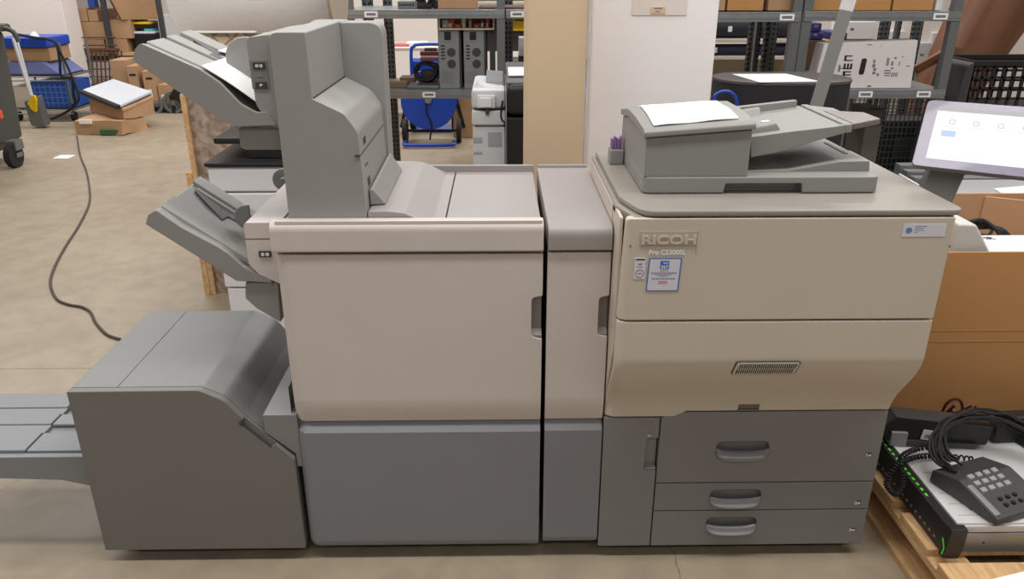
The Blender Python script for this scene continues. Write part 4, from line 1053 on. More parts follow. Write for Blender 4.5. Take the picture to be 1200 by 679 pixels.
# ---- rack server on the pallet
t = thing('rack_server', 'flat rack server with black bezel and green clips, lying on the pallet beside the drawers', 'server', (1.5, 1.75, PZ))
sx0, sx1, sy0, sy1, sz1 = 1.127, 1.86, 1.542, 1.965, 0.232
m = MB(mat('server_lid_silver', (214, 214, 212), 0.45, metal=0.15, var=0.05)); m.box(sx0, sx1, sy0+0.004, sy1-0.004, PZ+0.058, sz1-0.001, 0.001)
m.box(sx0+0.012, sx1, sy0, sy1, sz1-0.014, sz1-0.008)
part('lid', m, t)
m = MB(M_STEEL); m.box(sx0, sx1, sy0, sy1, PZ+0.001, PZ+0.057, 0.001)
m.use(M_DARK2)
for x in (1.2, 1.36, 1.39, 1.56): m.box(x, x+0.006, sy0-0.0006, sy0+0.001, PZ+0.026, PZ+0.032)
part('chassis', m, t)
m = MB(M_DARK); m.box(sx0-0.028, sx0-0.001, sy0-0.012, sy1+0.012, PZ+0.002, sz1-0.004, 0.003)
bz = part('bezel', m, t, 'black front bezel')
m = MB(M_GREEN)
for k in range(13): m.box(sx0-0.021, sx0-0.015, sy0+0.115+k*0.023, sy0+0.126+k*0.023, sz1-0.0045, sz1-0.0025)
part('green_clip', m, bz, 'row of green clips')
m = MB(M_STEEL)
for k in range(14): m.box(sx0-0.0295, sx0-0.0275, sy0+0.03+k*0.024, sy0+0.038+k*0.024, PZ+0.02, PZ+0.026)
part('bay_latch', m, bz)
m = MB(M_DARK); m.prism(rp([(sx0-0.036, PZ+0.002), (sx0+0.004, PZ+0.002), (sx0+0.012, PZ+0.03), (sx0+0.012, sz1+0.002), (sx0-0.03, sz1+0.002)], 0.004), 'y', sy0-0.026, sy0-0.004, 0.003)
m.use(M_GREEN).bar((sx0-0.034, sy0-0.02, PZ+0.03), (sx0-0.033, sy0-0.005, PZ+0.05), 0.003, 0.003); m.bar((sx0-0.034, sy0-0.02, PZ+0.03), (sx0-0.036, sy0-0.02, PZ+0.012), 0.003, 0.003)
part('rack_ear', m, bz)
m = MB(M_INKD)
m.bar((1.20, 1.68, sz1-0.0006), (1.20, 1.755, sz1-0.0006), 0.004, 0.001); m.bar((1.19, 1.595, sz1-0.0006), (1.19, 1.66, sz1-0.0006), 0.004, 0.001)
m.use(mat('server_lid_mark', (140, 140, 140), 0.5))
for k in range(5): m.box(1.145, 1.235, 1.575+k*0.045, 1.5762+k*0.045, sz1-0.0011, sz1-0.0002)
part('lid_print', m, t)
m = MB(M_PAPER); a = at(1178, 668, 1.44)
m.prism(rp([(1.19, 1.35), (1.27, 1.37), (1.27, 1.47), (1.175, 1.445)], 0.006), 'z', PZ+0.001, PZ+0.004, 0.0008)
m.use(M_INKD).cyl((1.19, 1.436, PZ+0.004), (1.19, 1.436, PZ+0.0045), 0.004, n=12)
solo('metal_plate', m, 'small white plate with a hole, on the pallet at the bottom right corner', 'plate')

# small bracket cards at the far corner of the server
m = MB(M_STEEL)
for k in range(4):
    m.box(1.06+0.004*k, 1.125, 1.965+0.02*k, 1.975+0.02*k, PZ+0.001, PZ+0.09+0.012*(k % 2), 0.001)
m.use(M_WHITE)
for k in range(6): m.box(1.07+0.009*k, 1.074+0.009*k, 1.955, 2.02, PZ+0.095, PZ+0.104)
m.use(M_STEEL).box(1.06, 1.13, 1.955, 2.03, PZ+0.06, PZ+0.094)
solo('bracket_stack', m, 'silver metal brackets beside the far corner of the server', 'bracket')

# ---- phones
def phone_at(name, label, M, dark=M_DARK2, keys=True, handset=True):
    t = thing(name, label, 'phone', M.to_translation(), local=True); t.rotation_euler = M.to_euler()
    m = MB(dark); m.prism(rp([(-0.10, 0.0), (0.10, 0.0), (0.10, 0.035), (0.02, 0.055), (-0.10, 0.02)], [0.004, 0.004, 0.01, 0.02, 0.006]), 'x', -0.09, 0.09, 0.005)
    part('phone_body', m, t)
    if keys:
        m = MB(mat('key_grey', (150, 150, 150), 0.45))
        zk = lambda y: 0.02+(y+0.10)*0.2917+0.001
        for r in range(3):
            for c in range(4):
                x = -0.060+c*0.0275; y = -0.028+r*0.0205; z = zk(y)
                m.hexa([(x, y, z-0.003), (x+0.019, y, z-0.003), (x+0.019, y+0.013, z+0.001), (x, y+0.013, z+0.001), (x+0.001, y+0.001, z+0.003), (x+0.018, y+0.001, z+0.003), (x+0.018, y+0.012, z+0.0065), (x+0.001, y+0.012, z+0.0065)])
        part('keypad', m, t)
        m = MB(M_DARK)
        for r in range(2):
            for c in range(3):
                x = -0.030+c*0.025; y = -0.072+r*0.018; m.cyl((x, y, zk(y)-0.002), (x, y, zk(y)+0.003), 0.006, n=10)
        m.use(mat('key_grey', (150,)*3)); 
        part('round_key', m, t)
        m = MB(M_SILV); m.hexa([(-0.086, -0.09, 0.02), (-0.068, -0.09, 0.02), (-0.068, 0.0, 0.046), (-0.086, 0.0, 0.046), (-0.086, -0.09, 0.0255), (-0.068, -0.09, 0.0255), (-0.068, 0.0, 0.0525), (-0.086, 0.0, 0.0525)], 0.002); part('side_strip', m, t)
    if handset:
        m = MB(M_DARK); m.prism(rp([(-0.11, 0.045), (-0.11, 0.02), (-0.06, 0.03), (0.05, 0.03), (0.10, 0.02), (0.10, 0.045), (0.05, 0.062), (-0.06, 0.062)], 0.012), 'x', 0.045 if keys else -0.02, 0.092 if keys else 0.03, 0.01, 3); part('handset', m, t)
    return t
PM1 = Matrix.Translation((1.262, 1.652, sz1+0.002)) @ Matrix.Rotation(math.radians(20), 4, 'Z')
phone_at('desk_phone', 'black desk phone with light square number keys lying on the server', PM1, handset=False)
# flat phone propped upside down at the back
t = thing('desk_phone', 'black desk phone lying face down on the far end of the server', 'phone', (1.24, 1.93, sz1), local=True, rotz=-0.1)
m = MB(M_DARK); m.prism(rp([(-0.16, 0.045), (-0.12, 0.01), (0.15, 0.01), (0.155, 0.07), (-0.11, 0.09)], [0.01, 0.01, 0.01, 0.004, 0.004]), 'y', -0.05, 0.01, 0.004)
m.use(M_DARK2).hexa([(-0.115, -0.05, 0.086), (0.155, -0.05, 0.067), (0.155, 0.01, 0.067), (-0.115, 0.01, 0.086), (-0.112, -0.05, 0.092), (0.155, -0.05, 0.073), (0.155, 0.01, 0.073), (-0.112, 0.01, 0.092)], 0.002)
part('phone_body', m, t)
m = MB(M_GREY); m.box(-0.12, -0.075, -0.06, -0.02, 0.0, 0.045, 0.002); m.use(M_DARK2).box(-0.075, 0.12, -0.06, -0.02, 0.005, 0.02, 0.002); part('stand', m, t)
m = MB(M_WHITE); m.T = Matrix.Translation((-0.03, -0.054, 0.042)) @ Matrix.Rotation(0.12, 4, 'Y'); m.box(-0.005, 0.05, -0.001, 0.001, -0.018, 0.014); m.use(M_INKD)
for k in range(12): m.box(0.004+k*0.0034, 0.0055+k*0.0034, -0.0016, -0.001, -0.012, 0.0)
part('barcode_label', m, t, 'white barcode label')
t = thing('phone_handset', 'black telephone handset lying across the back of the face-down phone', 'phone handset', (1.535, 1.935, sz1), local=True, rotz=0.05)
m = MB(M_DARK); m.prism(rp([(-0.12, 0.0), (0.02, 0.0), (0.05, 0.045), (0.045, 0.075), (0.02, 0.085), (-0.09, 0.085), (-0.12, 0.05)], [0.01, 0.01, 0.015, 0.01, 0.015, 0.01, 0.01]), 'y', -0.04, 0.005, 0.012, 3)
m.use(M_DARK2).box(-0.09, 0.045, -0.043, -0.037, 0.055, 0.066, 0.002)
part('handset_body', m, t)
# cable coil over the keypad phone
m = MB(M_RUB)
rr = random.Random(3)
for k in range(13):
    cx_, cy_ = 1.335+rr.uniform(-0.012, 0.012), 1.75+rr.uniform(-0.012, 0.012); a_, b2 = 0.155+rr.uniform(-0.02, 0.02), 0.115+rr.uniform(-0.016, 0.02); ph = rr.uniform(-0.15, 0.15)
    pts = []
    for j in range(22):
        tt = math.radians(10+j*9.0); x = a_*math.cos(tt); y = b2*math.sin(tt)
        z = sz1+0.050+0.045*max(0, math.sin(tt))+rr.uniform(-0.004, 0.004)+0.0028*k*(0.4+0.6*max(0, math.sin(tt)))
        pts.append((cx_+x*math.cos(ph)-y*math.sin(ph), cy_+x*math.sin(ph)+y*math.cos(ph), z))
    m.tube(pts, 0.0042, 6, 3)
solo('cable_coil', m, 'thick coil of black cable draped around the phone with the number keys', 'cable')
m = MB(M_RUB)
pts = [(1.37, 1.56, sz1+0.006), (1.47, 1.55, sz1+0.007), (1.6, 1.57, sz1+0.007), (1.75, 1.6, sz1+0.007)]
m.tube(pts, 0.005, 8, 6)
solo('cable', m, 'black cable lying on the server in front of the number keys', 'cable')
# curly cord
def curly(pts, r, rc, turns, name, label):
    m = MB(M_RUB); P = [Vector(p) for p in pts]; Q = []
    def cr(i, t):
        a = P[max(i-1, 0)]; b = P[i]; c = P[i+1]; d = P[min(i+2, len(P)-1)]
        return 0.5*((2*b)+(c-a)*t+(2*a-5*b+4*c-d)*t*t+(3*b-a-3*c+d)*t**3)
    n = turns*8
    path = []
    for k in range(n+1):
        s = k/n*(len(P)-1); i = min(int(s), len(P)-2); path.append(cr(i, s-i))
    up = Vector((0, 0, 1))
    for k, p in enumerate(path):
        d = (path[min(k+1, n)]-path[max(k-1, 0)]).normalized(); u = d.cross(up)
        u = u.normalized() if u.length > 0.1 else Vector((1, 0, 0)); w = d.cross(u); t_ = k/n*turns*2*math.pi
        Q.append(p+(u*math.cos(t_)+w*math.sin(t_))*rc)
    m.tube(Q, r, 5); solo(name, m, label, 'cord')
Z0 = sz1+0.010
curly([(1.31, 1.80, Z0), (1.22, 1.815, Z0+0.002), (1.14, 1.80, Z0+0.006), (1.075, 1.765, Z0+0.004), (1.05, 1.75, Z0-0.04), (1.066, 1.72, Z0-0.055), (1.085, 1.735, Z0-0.02), (1.10, 1.79, Z0+0.012), (1.17, 1.835, Z0+0.012), (1.25, 1.845, Z0+0.014)], 0.0026, 0.0062, 62, 'curly_cord', 'curly black telephone cord drooping over the server bezel')
m = MB(mat('dark_red_cable', (72, 22, 14), 0.4))
bx = lambda u, v: at(u, v, 2.0)
m.tube([(1.33, 1.96, 0.32), bx(1104, 487), bx(1109, 474), bx(1119, 468), bx(1127, 473), bx(1130, 492), (1.40, 1.97, 0.31)], 0.0042, 8, 8)
m.tube([(1.33, 1.965, 0.30), bx(1105, 489), bx(1113, 482), bx(1121, 484), (1.385, 1.97, 0.31)], 0.0036, 8, 8)
solo('cable', m, 'dark red cable arching up behind the face-down phone', 'cable')
# dark flat device at right edge
t = thing('telephone_base', 'dark flat device lying behind the cable coil at the right edge', 'device', (1.62, 1.90, sz1), local=True, rotz=0.3)
m = MB(M_DARK); m.hexa([(-0.13, -0.08, 0), (0.13, -0.08, 0), (0.13, 0.08, 0), (-0.13, 0.08, 0), (-0.12, -0.07, 0.03), (0.12, -0.07, 0.05), (0.12, 0.07, 0.075), (-0.12, 0.07, 0.05)], 0.004); part('device_body', m, t)
m = MB(mat('key_grey', (150,)*3))
for k in range(6): m.box(-0.115, -0.105, -0.06+k*0.02, -0.05+k*0.02, 0.044, 0.05)
part('side_key', m, t)

# ---- equipment behind the open box: stacked flat server lids, white lid, heat sink block
t = thing('equipment_table', 'low grey trestle table behind the open box holding sheet metal equipment', 'table', (1.9, 3.15, 0))
TZ = 0.535
m = MB(M_STEELD); m.box(1.46, 2.9, 2.90, 3.67, TZ-0.03, TZ, 0.004); part('table_top', m, t)
for x, y in ((1.48, 2.94), (2.8, 2.94), (1.48, 3.62), (2.8, 3.62)):
    m = MB(M_STEELD); m.box(x, x+0.04, y, y+0.04, 0, TZ-0.031, 0.003); part('leg', m, t)
m = MB(mat('grey_sheet_metal', (176, 178, 180), 0.45, metal=0.3)); xsv = at(1135, 240, 3.03).x; m.box(xsv, 2.7, 3.03, 3.42, TZ+0.001, TZ+0.085, 0.004)
solo('flat_server', m, 'wide flat grey server case on the table behind the open box', 'server')
for k in range(3):
    m = MB(M_STEEL); m.box(xsv-0.02, 2.7, 3.43+k*0.075, 3.485+k*0.075, TZ+0.001, TZ+0.09+0.012*k, 0.002)
    o = solo('metal_rail', m, 'long silver rail lying behind the flat grey server case', 'rail', 'silver rails behind the flat server')
m = MB(M_PAPER); m.sheet([(at(1185, 232, 3.1).x, 3.12, TZ+0.087), (2.4, 3.05, TZ+0.087), (2.4, 3.32, TZ+0.087), (at(1172, 226, 3.2).x, 3.25, TZ+0.087)], 0.002); solo('paper_sheet', m, 'white paper lying on the flat grey server case', 'paper')
m = MB(M_YEL); xw = at(1152, 232, 3.1).x; m.box(xw, xw+0.05, 3.1, 3.14, TZ+0.0855, TZ+0.0875); m.use(M_PAPER).box(xw+0.005, xw+0.045, 3.104, 3.136, TZ+0.0875, TZ+0.088); solo('warning_sticker', m, 'small yellow sticker on the flat server case', 'sticker')
m = MB(M_STEELD)
xk = at(1124, 236, 2.95).x
for k in range(5): m.box(xk+k*0.018, xk+0.007+k*0.018, 2.93, 3.02, TZ+0.001, TZ+0.10-0.006*k)
m.use(M_DARK2).box(xk-0.005, xk+0.09, 2.935, 3.015, TZ+0.001, TZ+0.05)
solo('heat_sink', m, 'dark finned heat sink block on the table beside the panel arm', 'heat sink')
xt0 = at(1062, 214, 3.35).x
m = MB(M_WHITE); m.hexa([(xt0, 2.96, TZ+0.001), (xk-0.03, 2.96, TZ+0.001), (xk-0.03, 3.4, TZ+0.001), (xt0, 3.4, TZ+0.001), (xt0-0.005, 2.955, TZ+0.105), (xk-0.025, 2.955, TZ+0.105), (xk-0.025, 3.405, TZ+0.12), (xt0-0.005, 3.405, TZ+0.12)], 0.008)
solo('white_tray', m, 'white box tray on the table just behind the printer', 'lid')

# ------------------------------------------------------------------ cardboard tube, white office printers behind
t0, t1 = at(615, 100, 2.66), at(686, 100, 2.66)
t = thing('cardboard_tube', 'tall beige card tube standing upright against the white pillar', 'tube', ((t0.x+t1.x)/2, 2.66, 0))
m = MB(M_TUBE); r = (t1.x-t0.x)/2
m.prism(rp([(t0.x, 2.62), (t1.x, 2.62), (t1.x, 2.82), (t0.x, 2.82)], [0.02, 0.06, 0.06, 0.02], 10), 'z', 0, 1.9); part('tube_wall', m, t)
m = MB(M_TUBE); m.prism(rp([(t0.x+0.004, 2.624), (t1.x-0.004, 2.624), (t1.x-0.004, 2.816), (t0.x+0.004, 2.816)], 0.02), 'z', 1.9, 1.905); part('end_cap', m, t)
# thin white pipes beside pillar
m = MB(M_WHITE2); m.cyl((0.312, 2.88, 0.0), (0.312, 2.88, 1.9), 0.006, n=10); m.cyl((0.312, 2.88, 1.2), (0.312, 2.88, 1.3), 0.009, n=10)
m.tube([(0.312, 2.874, 1.3), (0.302, 2.872, 1.15), (0.312, 2.872, 1.05), (0.304, 2.874, 0.9)], 0.003, 6, 5)
solo('wall_pipe', m, 'thin white conduit running up the edge of the white pillar', 'pipe')

def fbox(m, u0, v0, u1, v1, Y, dep, bev=0.004):
    a, b_ = at(u0, v1, Y), at(u1, v0, Y); m.box(a.x, b_.x, Y, Y+dep, a.z, b_.z, bev); return a, b_
# white multifunction printer beyond the shelf
Yw = 3.5
a, b_ = at(553, 192, Yw), at(594, 104, Yw)
x0, x1 = at(553, 150, Yw).x, at(592, 150, Yw).x; zt = at(570, 116, Yw).z
t = thing('office_printer', 'white office multifunction printer standing left of the black one, beyond the finisher', 'printer', ((x0+x1)/2, Yw+0.3, 0))
m = MB(M_WHITE2); m.box(x0+0.003, x1, Yw, Yw+0.55, 0.06, at(570, 148, Yw).z, 0.008)
m.box(x0, x1+0.002, Yw-0.012, Yw+0.55, at(570, 147, Yw).z, at(570, 129, Yw).z, 0.012); part('printer_body', m, t)
m = MB(M_WHITE2); m.box(x0, x1+0.002, Yw-0.004, Yw+0.5, at(570, 127.5, Yw).z, at(570, 105, Yw).z, 0.015)
part('upper_cover', m, t); zu = at(570, 105, Yw).z+0.001; m = MB(M_STEELD); m.hexa([(x0+0.07, Yw+0.15, zu), (x1-0.005, Yw+0.15, zu), (x1-0.005, Yw+0.5, zu), (x0+0.07, Yw+0.5, zu), (x0+0.06, Yw+0.16, zu+0.012), (x1-0.005, Yw+0.16, zu+0.012), (x1-0.005, Yw+0.5, zu+0.02), (x0+0.06, Yw+0.5, zu+0.025)], 0.004); part('scanner_lid', m, t)
m = MB(M_WHITE2); m.hexa([(x0+0.01, Yw+0.05, at(570, 106, Yw).z), (x1, Yw+0.05, at(570, 106, Yw).z), (x1, Yw+0.14, at(570, 106, Yw).z), (x0+0.01, Yw+0.14, at(570, 106, Yw).z), (x0+0.03, Yw+0.06, at(570, 100, Yw).z), (x0+0.06, Yw+0.06, at(570, 104, Yw).z), (x0+0.06, Yw+0.14, at(570, 102, Yw).z), (x0+0.03, Yw+0.14, at(570, 97, Yw).z)], 0.002)
part('document_stop', m, t)
m = MB(M_WHITE); fbox(m, 559, 112, 580, 127, Yw-0.02, 0.03, 0.004); fbox(m, 562, 115, 576, 126, Yw-0.03, 0.02, 0.003); part('bypass_tray', m, t)
m = MB(M_DARK2); fbox(m, 554, 127, 590, 128, Yw-0.006, 0.01, 0); fbox(m, 569, 128, 573, 134, Yw-0.022, 0.012, 0.001); part('seam', m, t)
m = MB(mat('printer_shadow_grey', (160, 162, 166), 0.5)); fbox(m, 555, 161, 565, 168, Yw-0.002, 0.01, 0.002); fbox(m, 555, 178, 565, 181, Yw-0.002, 0.01, 0.001); fbox(m, 572, 155, 588, 172, Yw-0.002, 0.01, 0.001)  # grey patches on the front carry the shade of the grips as colour
part('grip_recess_shade', m, t)
m = MB(M_RUB); m.tube([at(589, 118, Yw-0.01), at(587, 132, Yw-0.014), at(588, 140, Yw-0.014), at(592, 144, Yw-0.01)], 0.004, 6, 6); part('cable', m, t)
# black copier to its right
x0, x1 = at(593.5, 150, 3.4).x, at(593.5, 150, 3.4).x+0.42
ztop = at(600, 99, 3.4).z
t = thing('office_printer', 'black office copier partly hidden behind the beige card tube', 'printer', ((x0+x1)/2, 3.7, 0))
m = MB(M_DARK); m.box(x0, x1-0.1, 3.4, 4.0, 0.05, at(600, 138, 3.4).z, 0.01); part('lower_cabinet', m, t)
m = MB(M_DARK); m.box(x0, x1-0.1, 3.395, 4.0, at(600, 136, 3.4).z, ztop, 0.03, 4); m.use(M_GREY).box(x0-0.004, x0+0.002, 3.41, 3.99, 0.05, ztop-0.03, 0.001); part('upper_body', m, t)
m = MB(M_DARK2); m.hexa([(x0, 3.42, ztop+0.001), (x1-0.12, 3.42, ztop+0.001), (x1-0.12, 3.98, ztop+0.001), (x0, 3.98, ztop+0.001), (x0, 3.45, ztop+0.015), (x1-0.12, 3.45, ztop+0.015), (x1-0.12, 3.95, ztop+0.035), (x0, 3.95, ztop+0.035)], 0.004); part('scanner_lid', m, t)
m = MB(M_PAPER); m.sheet([(x0+0.01, 3.5, ztop+0.022), (x1-0.13, 3.5, ztop+0.022), (x1-0.13, 3.72, ztop+0.032), (x0+0.01, 3.72, ztop+0.032)], 0.004); solo('paper_sheet', m, 'white paper lying on the black copier beside the card tube', 'paper')

# ------------------------------------------------------------------ white copier behind the finisher at left
Yc = 2.9; wx0, wx1 = -1.105, -0.50
t = thing('office_copier', 'white copier with black top, standing behind the output trays', 'copier', (-0.8, 3.2, 0))
m = MB(M_WHITE); zc = at(260, 196, Yc).z
zz1 = at(260, 226, Yc).z; zz2 = at(268, 338, Yc).z
m.box(wx0, wx1, Yc, Yc+0.6, zz1+0.002, zc, 0.008); m.box(wx0, wx1, Yc, Yc+0.6, zz2+0.002, zz1-0.002, 0.008); m.box(wx0+0.006, wx1-0.01, Yc+0.003, Yc+0.6, 0.05, zz2-0.002, 0.008)
part('cabinet', m, t)
m = MB(M_DARK); m.box(wx0-0.008, wx1+0.004, Yc-0.008, Yc+0.6, zc+0.001, zc+0.018, 0.006); m.box(wx0+0.14, wx1-0.04, Yc+0.06, Yc+0.56, zc+0.0185, zc+0.075, 0.006); m.box(wx0+0.02, wx1-0.04, Yc+0.05, Yc+0.56, zc+0.076, zc+0.10, 0.006)
part('black_top', m, t)
for x in (wx0+0.08, wx1-0.08):
    for y in (Yc+0.08, Yc+0.5): foot(t, x, y, 0.06)
# marbled board
t = thing('board', 'marbled brown board with a timber edge standing behind the white copier', 'board', (-1.0, 3.6, 0))
m = MB(M_OSB); m.box(-1.42, -0.55, 3.62, 3.64, 0, 1.05, 0.001); part('panel', m, t)
m = MB(M_WOOD); m.box(-1.445, -1.421, 3.60, 3.65, 0, 0.98, 0.002); m.box(-1.475, -1.446, 3.60, 3.65, 0, 0.62, 0.002); part('timber_edge', m, t)
# lattice board, support stack and the big film roll
ze = at(250, 38.5, 3.75).z
t = thing('padded_board', 'brown lattice patterned padded board standing behind the upper tray', 'board', (-1.0, 3.78, 0))
m = MB(M_LATT); m.box(-1.44, -0.62, 3.76, 3.79, 0.0, ze, 0.004); part('padding', m, t)
m = MB(M_PAPER); m.box(at(224, 38, 3.75).x, at(300, 38, 3.75).x, 3.742, 3.764, ze-0.001, ze+0.008, 0.002); part('edge_strip', m, t)
zb = at(210, 50, 3.98).z; R_ = 0.30; YR = 4.12
ra, rb_ = at(197, 10, 3.86), at(388, 10, 3.86)
carton('tall brown box stack end supporting the shiny film roll', (ra.x+rb_.x)/2+0.08, YR+0.02, 0.0, 0.7, 0.5, zb-0.004)
t = thing('film_roll', 'large shiny roll of clear packing film lying high behind the cover inserter', 'roll', ((ra.x+rb_.x)/2, YR, zb))
m = MB(M_FILM); m.cyl((ra.x, YR, zb+R_), (rb_.x-0.02, YR, zb+R_), R_, n=72, bev=0.008); part('film', m, t)
m = MB(mat('film_roll_core', (190, 176, 158), 0.6)); m.ring((rb_.x-0.021, YR, zb+R_), (rb_.x-0.008, YR, zb+R_), R_*0.9, 0.07, 40)
part('roll_end', m, t)

# ------------------------------------------------------------------ centre shelving rack
def rack(name, label, x0, x1, y0, y1, levels, ztop, skip=None, tags=()):
    t = thing(name, label, 'shelf rack', ((x0+x1)/2, (y0+y1)/2, 0))
    for x in (x0, x1):
        if x == skip: continue
        for y in (y0, y1):
            m = MB(M_STEELD if y == y0 else M_PERF)
            if y == y0: m.prism([(x-0.025, y), (x+0.025, y), (x+0.025, y+0.004), (x-0.021, y+0.004), (x-0.021, y+0.045), (x-0.025, y+0.045)], 'z', 0, ztop)
            else: m.prism([(x-0.022, y-0.04), (x-0.018, y-0.04), (x-0.018, y-0.004), (x+0.022, y-0.004), (x+0.022, y), (x-0.022, y)], 'z', 0, ztop)
            part('post', m, t)
    for z in levels:
        m = MB(M_STEEL); xq = x0+0.002 if skip == x0 else x0-0.02; m.box(xq, x1+0.02, y0-0.004, y1-0.05, z-0.006, z); m.box(xq, x1+0.02, y0-0.006, y0-0.0005, z-0.05, z, 0.002); m.box(xq, x1+0.02, y0-0.009, y0-0.005, z-0.034, z-0.018, 0.001)
        part('shelf_board', m, t)
    for (x, z) in tags:
        m = MB(M_PAPER); m.box(x-0.04, x+0.04, y0-0.0115, y0-0.0095, z-0.042, z-0.008); m.use(M_INK).box(x-0.028, x+0.028, y0-0.0122, y0-0.0114, z-0.032, z-0.018); part('shelf_label', m, t, 'white shelf label with a printed code')
    return t
RY = 5.0
xl, xr = at(410, 10, RY).x, at(587, 40, RY).x
z_lo = at(500, 106, RY).z; z_hi = at(500, 11.5, RY).z
rack('shelving_rack', 'galvanised shelving rack in the middle background carrying computer towers', xl, xr, RY, RY+0.62, (z_lo, z_hi), 2.0, tags=[(at(435, 15, RY).x, z_hi), (at(503, 112, RY).x, z_lo)])
rack('shelving_rack', 'galvanised shelving bay just left of the beige card tube', xr+0.03, xr+0.62, RY, RY+0.62, (z_hi,), 2.0, skip=xr+0.03, tags=[(at(606, 16, RY).x, z_hi)])
for u0 in (452, 430, 591):
    x = at(u0+5, 50, 5.75).x
    m = MB(M_PERF); m.prism([(x-0.03, 5.72), (x-0.026, 5.72), (x-0.026, 5.756), (x+0.03, 5.756), (x+0.03, 5.76), (x-0.03, 5.76)], 'z', 0, 2.0)
    solo('perforated_post', m, 'perforated steel post behind the centre rack, %s' % {452: 'the one left of the blue sack truck', 430: 'the one nearest the cover inserter', 591: 'the one right of the computer towers'}[u0], 'post')
# computer towers
t = pc = thing('computer_tower', 'grey computer tower seen from the rear, left one of the pair on the centre rack', 'computer', (0, 0, 0), local=True)
PW = at(537, 60, RY+0.1).x-at(513, 60, RY+0.1).x; PH = at(525, 35, RY+0.1).z-z_lo-0.002
PW = abs(PW)
m = MB(mat('computer_case_grey', (140, 145, 145), 0.45, metal=0.3)); m.box(0, PW, 0.0, 0.012, 0, PH, 0.002); part('rear_panel', m, t)
m = MB(M_DARK2); m.box(-0.001, PW+0.014, 0.0125, 0.45, 0, PH, 0.003); part('case', m, t)
m = MB(M_DARK2)
for zf in (0.62, 0.42): m.cyl((PW*0.62, -0.002, PH*zf), (PW*0.62, 0.001, PH*zf), PW*0.21, n=24)
part('fan_grille', m, t)
m = MB(M_DARK); m.box(PW*0.30, PW*0.62, -0.002, 0.001, PH*0.83, PH*0.97)
for k in range(5): m.box(PW*0.12, PW*0.3, -0.002, 0.001, PH*(0.5+0.055*k), PH*(0.525+0.055*k))
m.use(M_STEELD).box(PW*0.1, PW*0.9, -0.002, 0.001, PH*0.795, PH*0.80)
for k in range(6): m.box(PW*0.1, PW*0.7, -0.002, 0.001, PH*(0.08+0.04*k), PH*(0.085+0.04*k))
part('port_panel', m, t)
pc.location = (at(514, 60, RY+0.1).x, RY+0.1, z_lo+0.001)
dup(pc, (at(543.5, 60, RY+0.1).x, RY+0.1, z_lo+0.001), 0, label='grey computer tower seen from the rear, right one of the pair on the centre rack')
m = MB(M_DARK2); a = at(572, 97, RY+0.12); b_ = at(581, 36, RY+0.12)
m.box(a.x+0.012, b_.x-0.005, RY+0.12, RY+0.5, z_lo+0.001, b_.z, 0.003)
solo('dark_panel_case', m, 'narrow dark case standing right of the computer towers on the rack', 'computer')
# tray of orange parts above towers (shelf bin)
zt = z_lo+PH+0.003
t = thing('parts_tray', 'low open wooden tray of small parts on top of the computer towers', 'tray', (at(547, 34, RY+0.1).x, RY+0.2, zt))
xa, xb = at(514, 34, RY+0.08).x, at(581, 34, RY+0.08).x-0.01
m = MB(M_LBEIGE); m.box(xa, xb, RY+0.08, RY+0.4, zt, zt+0.01); m.box(xa, xa+0.008, RY+0.08, RY+0.4, zt+0.01, zt+0.07); m.box(xb-0.008, xb, RY+0.08, RY+0.4, zt+0.01, zt+0.07); m.box(xa, xb, RY+0.392, RY+0.4, zt+0.01, zt+0.07); m.box((xa+xb)/2-0.02, (xa+xb)/2-0.012, RY+0.08, RY+0.39, zt+0.01, zt+0.07); part('tray_body', m, t)
its = [(518, 9, 0.045, M_WHITE2, 'white'), (524, 10, 0.05, M_ORNG, 'tall orange'), (532, 11, 0.022, M_ORNG, 'flat orange'), (541, 6, 0.075, M_PAPER, 'white upright'), (549, 5, 0.07, M_CARD, 'brown upright'), (555, 10, 0.025, M_ORNG, 'wide flat orange'), (563, 6, 0.055, M_DARK2, 'dark'), (569, 5, 0.055, mat('red_pack', (200, 70, 70)), 'red and white')]
for k, (u, w, h, mt, nm) in enumerate(its):
    x = at(u, 30, RY+0.14).x; wd = w/912*5.1*0.8
    m = MB(mt); m.box(x, x+wd, RY+0.12+0.01*(k % 3), RY+0.22, zt+0.0105, zt+0.0105+h, 0.004); m.use(M_PAPER).box(x+wd*0.2, x+wd*0.7, RY+0.119+0.01*(k % 3), RY+0.12+0.01*(k % 3), zt+0.014, zt+0.0105+h*0.5)
    solo('small_pack', m, '%s pack in the parts tray above the computer towers' % nm, 'pack')
# items on upper shelf
def atop(u, v, Y, z): return at(u, v, Y).x
m = MB(M_STEELD); xx = at(466, 8, RY+0.1).x; m.box(xx, xx+0.12, RY+0.1, RY+0.25, z_hi+0.001, z_hi+0.045, 0.003); m.use(M_DARK)
for k in range(6): m.box(xx+0.01+k*0.016, xx+0.02+k*0.016, RY+0.098, RY+0.101, z_hi+0.018, z_hi+0.03)
solo('network_switch', m, 'small grey network box on the upper shelf of the centre rack', 'network box')
m = MB(M_RUB); xx = at(497, 5, RY+0.12).x
for k in range(6): m.ring((xx-0.01+0.008*k, RY+0.12+0.01*(k % 2), z_hi+0.06), (xx-0.004+0.008*k, RY+0.13+0.01*(k % 2), z_hi+0.06), 0.055-0.004*(k % 3), 0.043-0.004*(k % 3), 18)
m.box(xx-0.05, xx+0.05, RY+0.1, RY+0.2, z_hi+0.001, z_hi+0.035, 0.01); m.box(xx+0.05, xx+0.09, RY+0.11, RY+0.15, z_hi+0.001, z_hi+0.05, 0.012)
solo('power_adapter', m, 'black power adapter with coiled cord on the upper shelf', 'adapter')
xx = at(513, 5, RY+0.1).x
